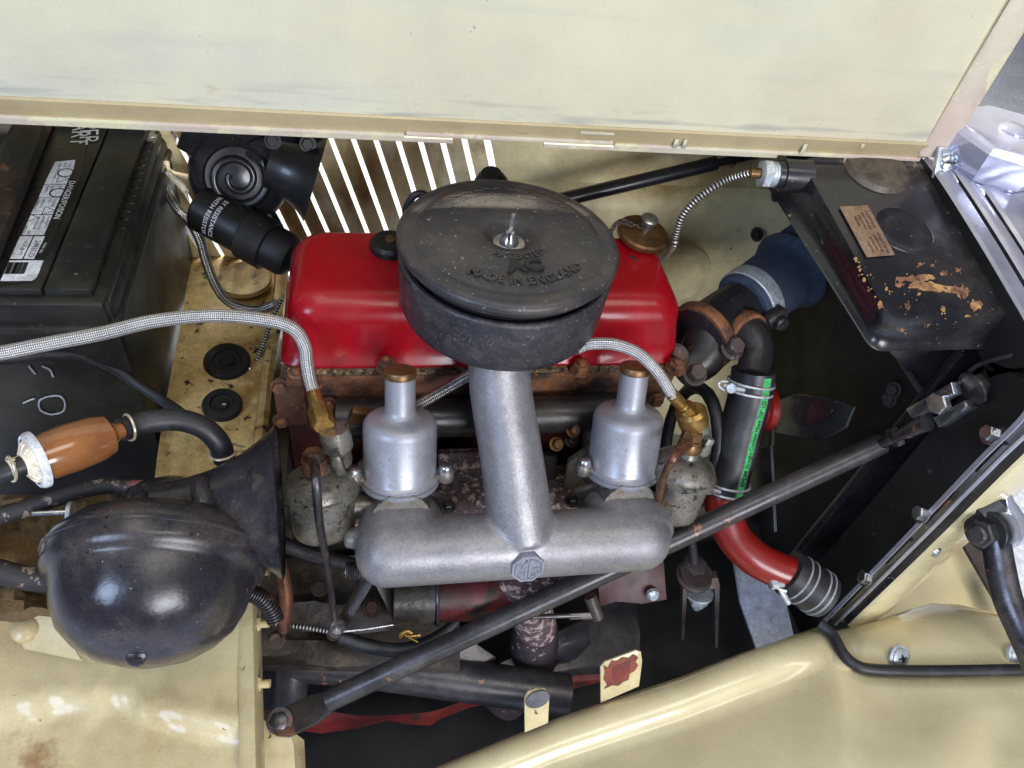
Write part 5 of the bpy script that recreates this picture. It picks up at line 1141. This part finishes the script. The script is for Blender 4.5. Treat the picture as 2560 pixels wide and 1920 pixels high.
strip([(.031, .003), (.034, .006), (.045, .007), (.07, .004), (.11, -.012)], 'cream_paint' , 'outer_panel', sp=sp_[25:])
for k in range(40, len(sp_) - 3, 5):
    p0, p1 = sp_[k][0], sp_[k + 3][0]; nn = V((0, -1, 0))
    MB().plate([p0 + XX * -.004 + nn * .0006, p0 + XX * .004 + nn * .0006, p1 + XX * .003 + nn * .0006, p1 + XX * -.003 + nn * .0006], nn * -.004).obj('tab', 'steel_dark', t)
for (px, py) in ((2165, 1445), (2305, 1285), (2478, 1085)):
    bolt(t, at(px, py, x=.522), (-1, .2, .3), .009, .009, 'steel', 'nut')
MB().lathe([(.007, 0), (.006, .003), (0, .004)], at(2340, 1380, y=-.25), (.3, -1, .2), 18).obj('rivet', 'steel', t)
rc = at(2532, 328, z=.285)
t = thing('chrome_filler_cap', 'chrome octagonal radiator cap with a domed centre at the upper right corner', 'cap', tuple(rc - V((0, 0, .05))))
mb = MB(); prev = None
for (r, h_) in ((.055, -.045), (.060, -.040), (.064, -.028), (.064, -.008), (.062, -.003), (.058, 0), (.056, .001), (.054, .0006)):
    cur = mb.ring([rc + V((math.cos(R(38 + 45 * i)), math.sin(R(38 + 45 * i)), 0)) * r * 1.05 + UP * h_ for i in range(8)])
    if prev: mb.bridge(prev, cur)
    prev = cur
mb.face(prev); mb.obj('octagon', 'chrome_cap', t, 20)
MB().lathe([(.016, .0005), (.0155, .003), (.011, .0065), (0, .008)], rc, UP, 30).obj('centre_dome', 'chrome_cap', t)
MB().lathe([(.06, -.070), (.068, -.066), (.070, -.060), (.065, -.050), (.058, -.046)], rc, UP, 40).obj('neck_base', 'chrome', t)

# ================================================================== front wing and valance
t = thing('front_wing', 'glossy cream front wing sweeping across the lower right corner', 'wing', (.4, -.4, -.35))
edge = [(900, 1995), (1080, 1922), (1250, 1852), (1400, 1792), (1560, 1738), (1700, 1692), (1850, 1634), (1960, 1595), (2055, 1564), (2085, 1592), (2110, 1636), (2135, 1660), (2170, 1675), (2260, 1680), (2400, 1680), (2560, 1678), (2760, 1676)]
el = []
for (a, b2), (c, d) in zip(edge, edge[1:]):
    n_ = max(2, int(math.hypot(c - a, d - b2) / 28))
    el += [(a + (c - a) * k / n_, b2 + (d - b2) * k / n_) for k in range(n_)]
rows = []
for (dy, z) in ((0, -.362), (3, -.353), (9, -.345), (20, -.340), (45, -.3375), (70, -.3385), (84, -.3420), (96, -.3470), (108, -.3490), (130, -.3450), (165, -.336), (220, -.324), (300, -.314), (400, -.308), (540, -.306), (640, -.306)):
    row = []
    for (px, py) in el:
        wgt = min(1, max(0, (px - 1980) / 130))                       # the fold fades out towards the front
        zz = z * (1 - wgt) + wgt * (-.336 + .00010 * min(dy, 300) if dy > 10 else z)
        py2 = py + dy
        if dy > 90:                                                   # further down the rows straighten out
            sm = lambda x: 1995 + (1640 - 1995) * min(1, (x - 900) / 1200) if x < 2100 else 1640 + (x - 2100) * .04
            k = min(1, (dy - 90) / 160); py2 = (py * (1 - k) + sm(px) * k) + dy
        zz += .012 * math.exp(-((px - 2330) / 130) ** 2) * min(1, max(0, dy - 60) / 150) - .010 * math.exp(-((px - 2480) / 60) ** 2) * min(1, max(0, dy - 90) / 150)
        row.append(at(px, py2, z=zz + .00006 * (px - 1500)))
    rows.append(row)
MB().grid(rows, None).obj('skin', 'cream_paint', t, 60)
t = thing('front_valance', 'cream front valance panel with two cross head screws at right', 'panel', tuple(at(2350, 1600, z=-.31)))
top = [(2085, 1580), (2160, 1562), (2240, 1538), (2330, 1510), (2400, 1512), (2470, 1530), (2560, 1556), (2700, 1590)]
rows = []
for f_, z in ((0, -.345), (.05, -.325), (.3, -.305), (.65, -.295), (1, -.295)):
    rows.append([at(px, py + (1674 - py) * f_, z=z + .00006 * (px - 2100)) for px, py in top])
MB().grid(rows, (0, .002, -.002)).obj('panel', 'cream_paint', t)
for (px, py) in ((2250, 1645), (2545, 1636)):
    c = at(px, py, z=-.292 + .00006 * (px - 2100))
    mb = MB(); mb.lathe([(.0175, -.004), (.0172, .0005), (.0135, .0012), (.0128, .0030), (.009, .0042), (0, .0046)], c, (.1, -.6, .8), 28); s_ = mb.obj('screw', 'zinc', t)
    sn = V((.1, -.6, .8)).normalized()
    mb = MB(); mb.box(c + sn * .0046, (.013, .0018, .0016)); mb.box(c + sn * .0047, (.0018, .009, .006)); mb.obj('cross_slot', 'black_deep', s_)
wz = lambda px: -.326 + .00006 * (px - 1500)
hose('wing_piping', [at(px, py, z=wz(px)) for px, py in ((2050, 1560), (2082, 1588), (2106, 1632), (2132, 1658), (2168, 1672), (2260, 1677), (2400, 1677), (2560, 1674), (2720, 1672))], .0078, 'black_rubber', 'black rubber piping between wing and front valance', 'trim', 14)
t = thing('inner_apron', 'pale cream apron triangle below the headlamp bracket', 'panel', tuple(at(2350, 1450, z=-.4)))
MB().plate([at(2130, 1600, z=-.40), at(2420, 1345, z=-.36), at(2600, 1600, z=-.40), at(2600, 1660, z=-.42), at(2130, 1660, z=-.42)], (0, 0, -.003)).obj('panel', 'cream_paint', t)

# ---- headlamp bracket hardware at the right edge
t = thing('headlamp_bracket', 'dark headlamp bracket arm with big bolt and rubber bush at right edge', 'bracket', tuple(at(2480, 1400, d=.90)))
a0, a1 = at(2448, 1335, d=.88), at(2560, 1300, d=.93); ax = rod(a0, a1)
mb = MB(); mb.hexa(a0 + ax * .012, -ax, .0175, .014); mb.lathe([(.0115, -.012), (.0115, .006), (.009, .008), (0, .008)], a0, -ax, 20); mb.obj('bolt', 'steel_dark', t)
MB().lathe([(.024, 0), (.0255, .002), (.0255, .010), (.024, .012)], a0 + ax * .012, ax, 30).obj('bush', 'black_rubber', t)
MB().lathe([(.027, 0), (.0275, .002), (.0275, .010), (.022, .012), (.022, .016), (.0265, .018), (.0265, .034)], a0 + ax * .026, ax, 30).obj('collar', 'chrome', t)
MB().tube([at(2488, 1345, d=.885), at(2500, 1420, d=.88), at(2520, 1500, d=.87), at(2560, 1590, d=.86), at(2600, 1680, d=.86)], [.016, .0165, .016, .016, .016], 20, 5, sq=(1, .7)).obj('arm', 'steel_dark', t)
MB().tube([at(2512, 1232, d=.89), at(2520, 1260, d=.89), at(2535, 1290, d=.89), at(2545, 1330, d=.89)], [.006, .008, .010, .012], 14, 4).obj('hook', 'chrome', t)
mb = MB(); mb.tube([at(2440, 1288, d=.895), at(2470, 1258, d=.90), at(2505, 1222, d=.905)], [.012, .022, .012], 16, 4); mb.obj('rubber_boot', 'black_rubber', t)
MB().tube([at(2505, 1222, d=.905), at(2560, 1196, d=.92)], .008, 14, 1).obj('stud', 'steel', t)
t = thing('bumper_strap', 'dark brown flat bumper strap with an orange red ring beside the headlamp bracket', 'bracket', tuple(at(2480, 1450, z=-.33)))
MB().plate([at(2410, 1365, z=-.33), at(2448, 1332, z=-.32), at(2500, 1400, z=-.325), at(2560, 1570, z=-.35), at(2560, 1640, z=-.36), at(2520, 1556, z=-.35)], (0, 0, -.006), .001).obj('strap', mat('strap_brown', srgb(62, 50, 50), .5, 0, var=[(srgb(40, 34, 36), 12, .42, .7)]), t)
mb = MB(); mb.lathe([(.016, 0), (.022, .0), (.022, .003), (.016, .003), (.016, 0)], at(2522, 1498, z=-.334), UP, 30, False); mb.obj('ring', 'orange_red', t)
mb = MB(); mb.lathe([(.006, 0), (.0145, 0), (.0145, .004), (.006, .004)], at(2522, 1498, z=-.334), UP, 30); mb.obj('grommet', 'black_rubber', t)
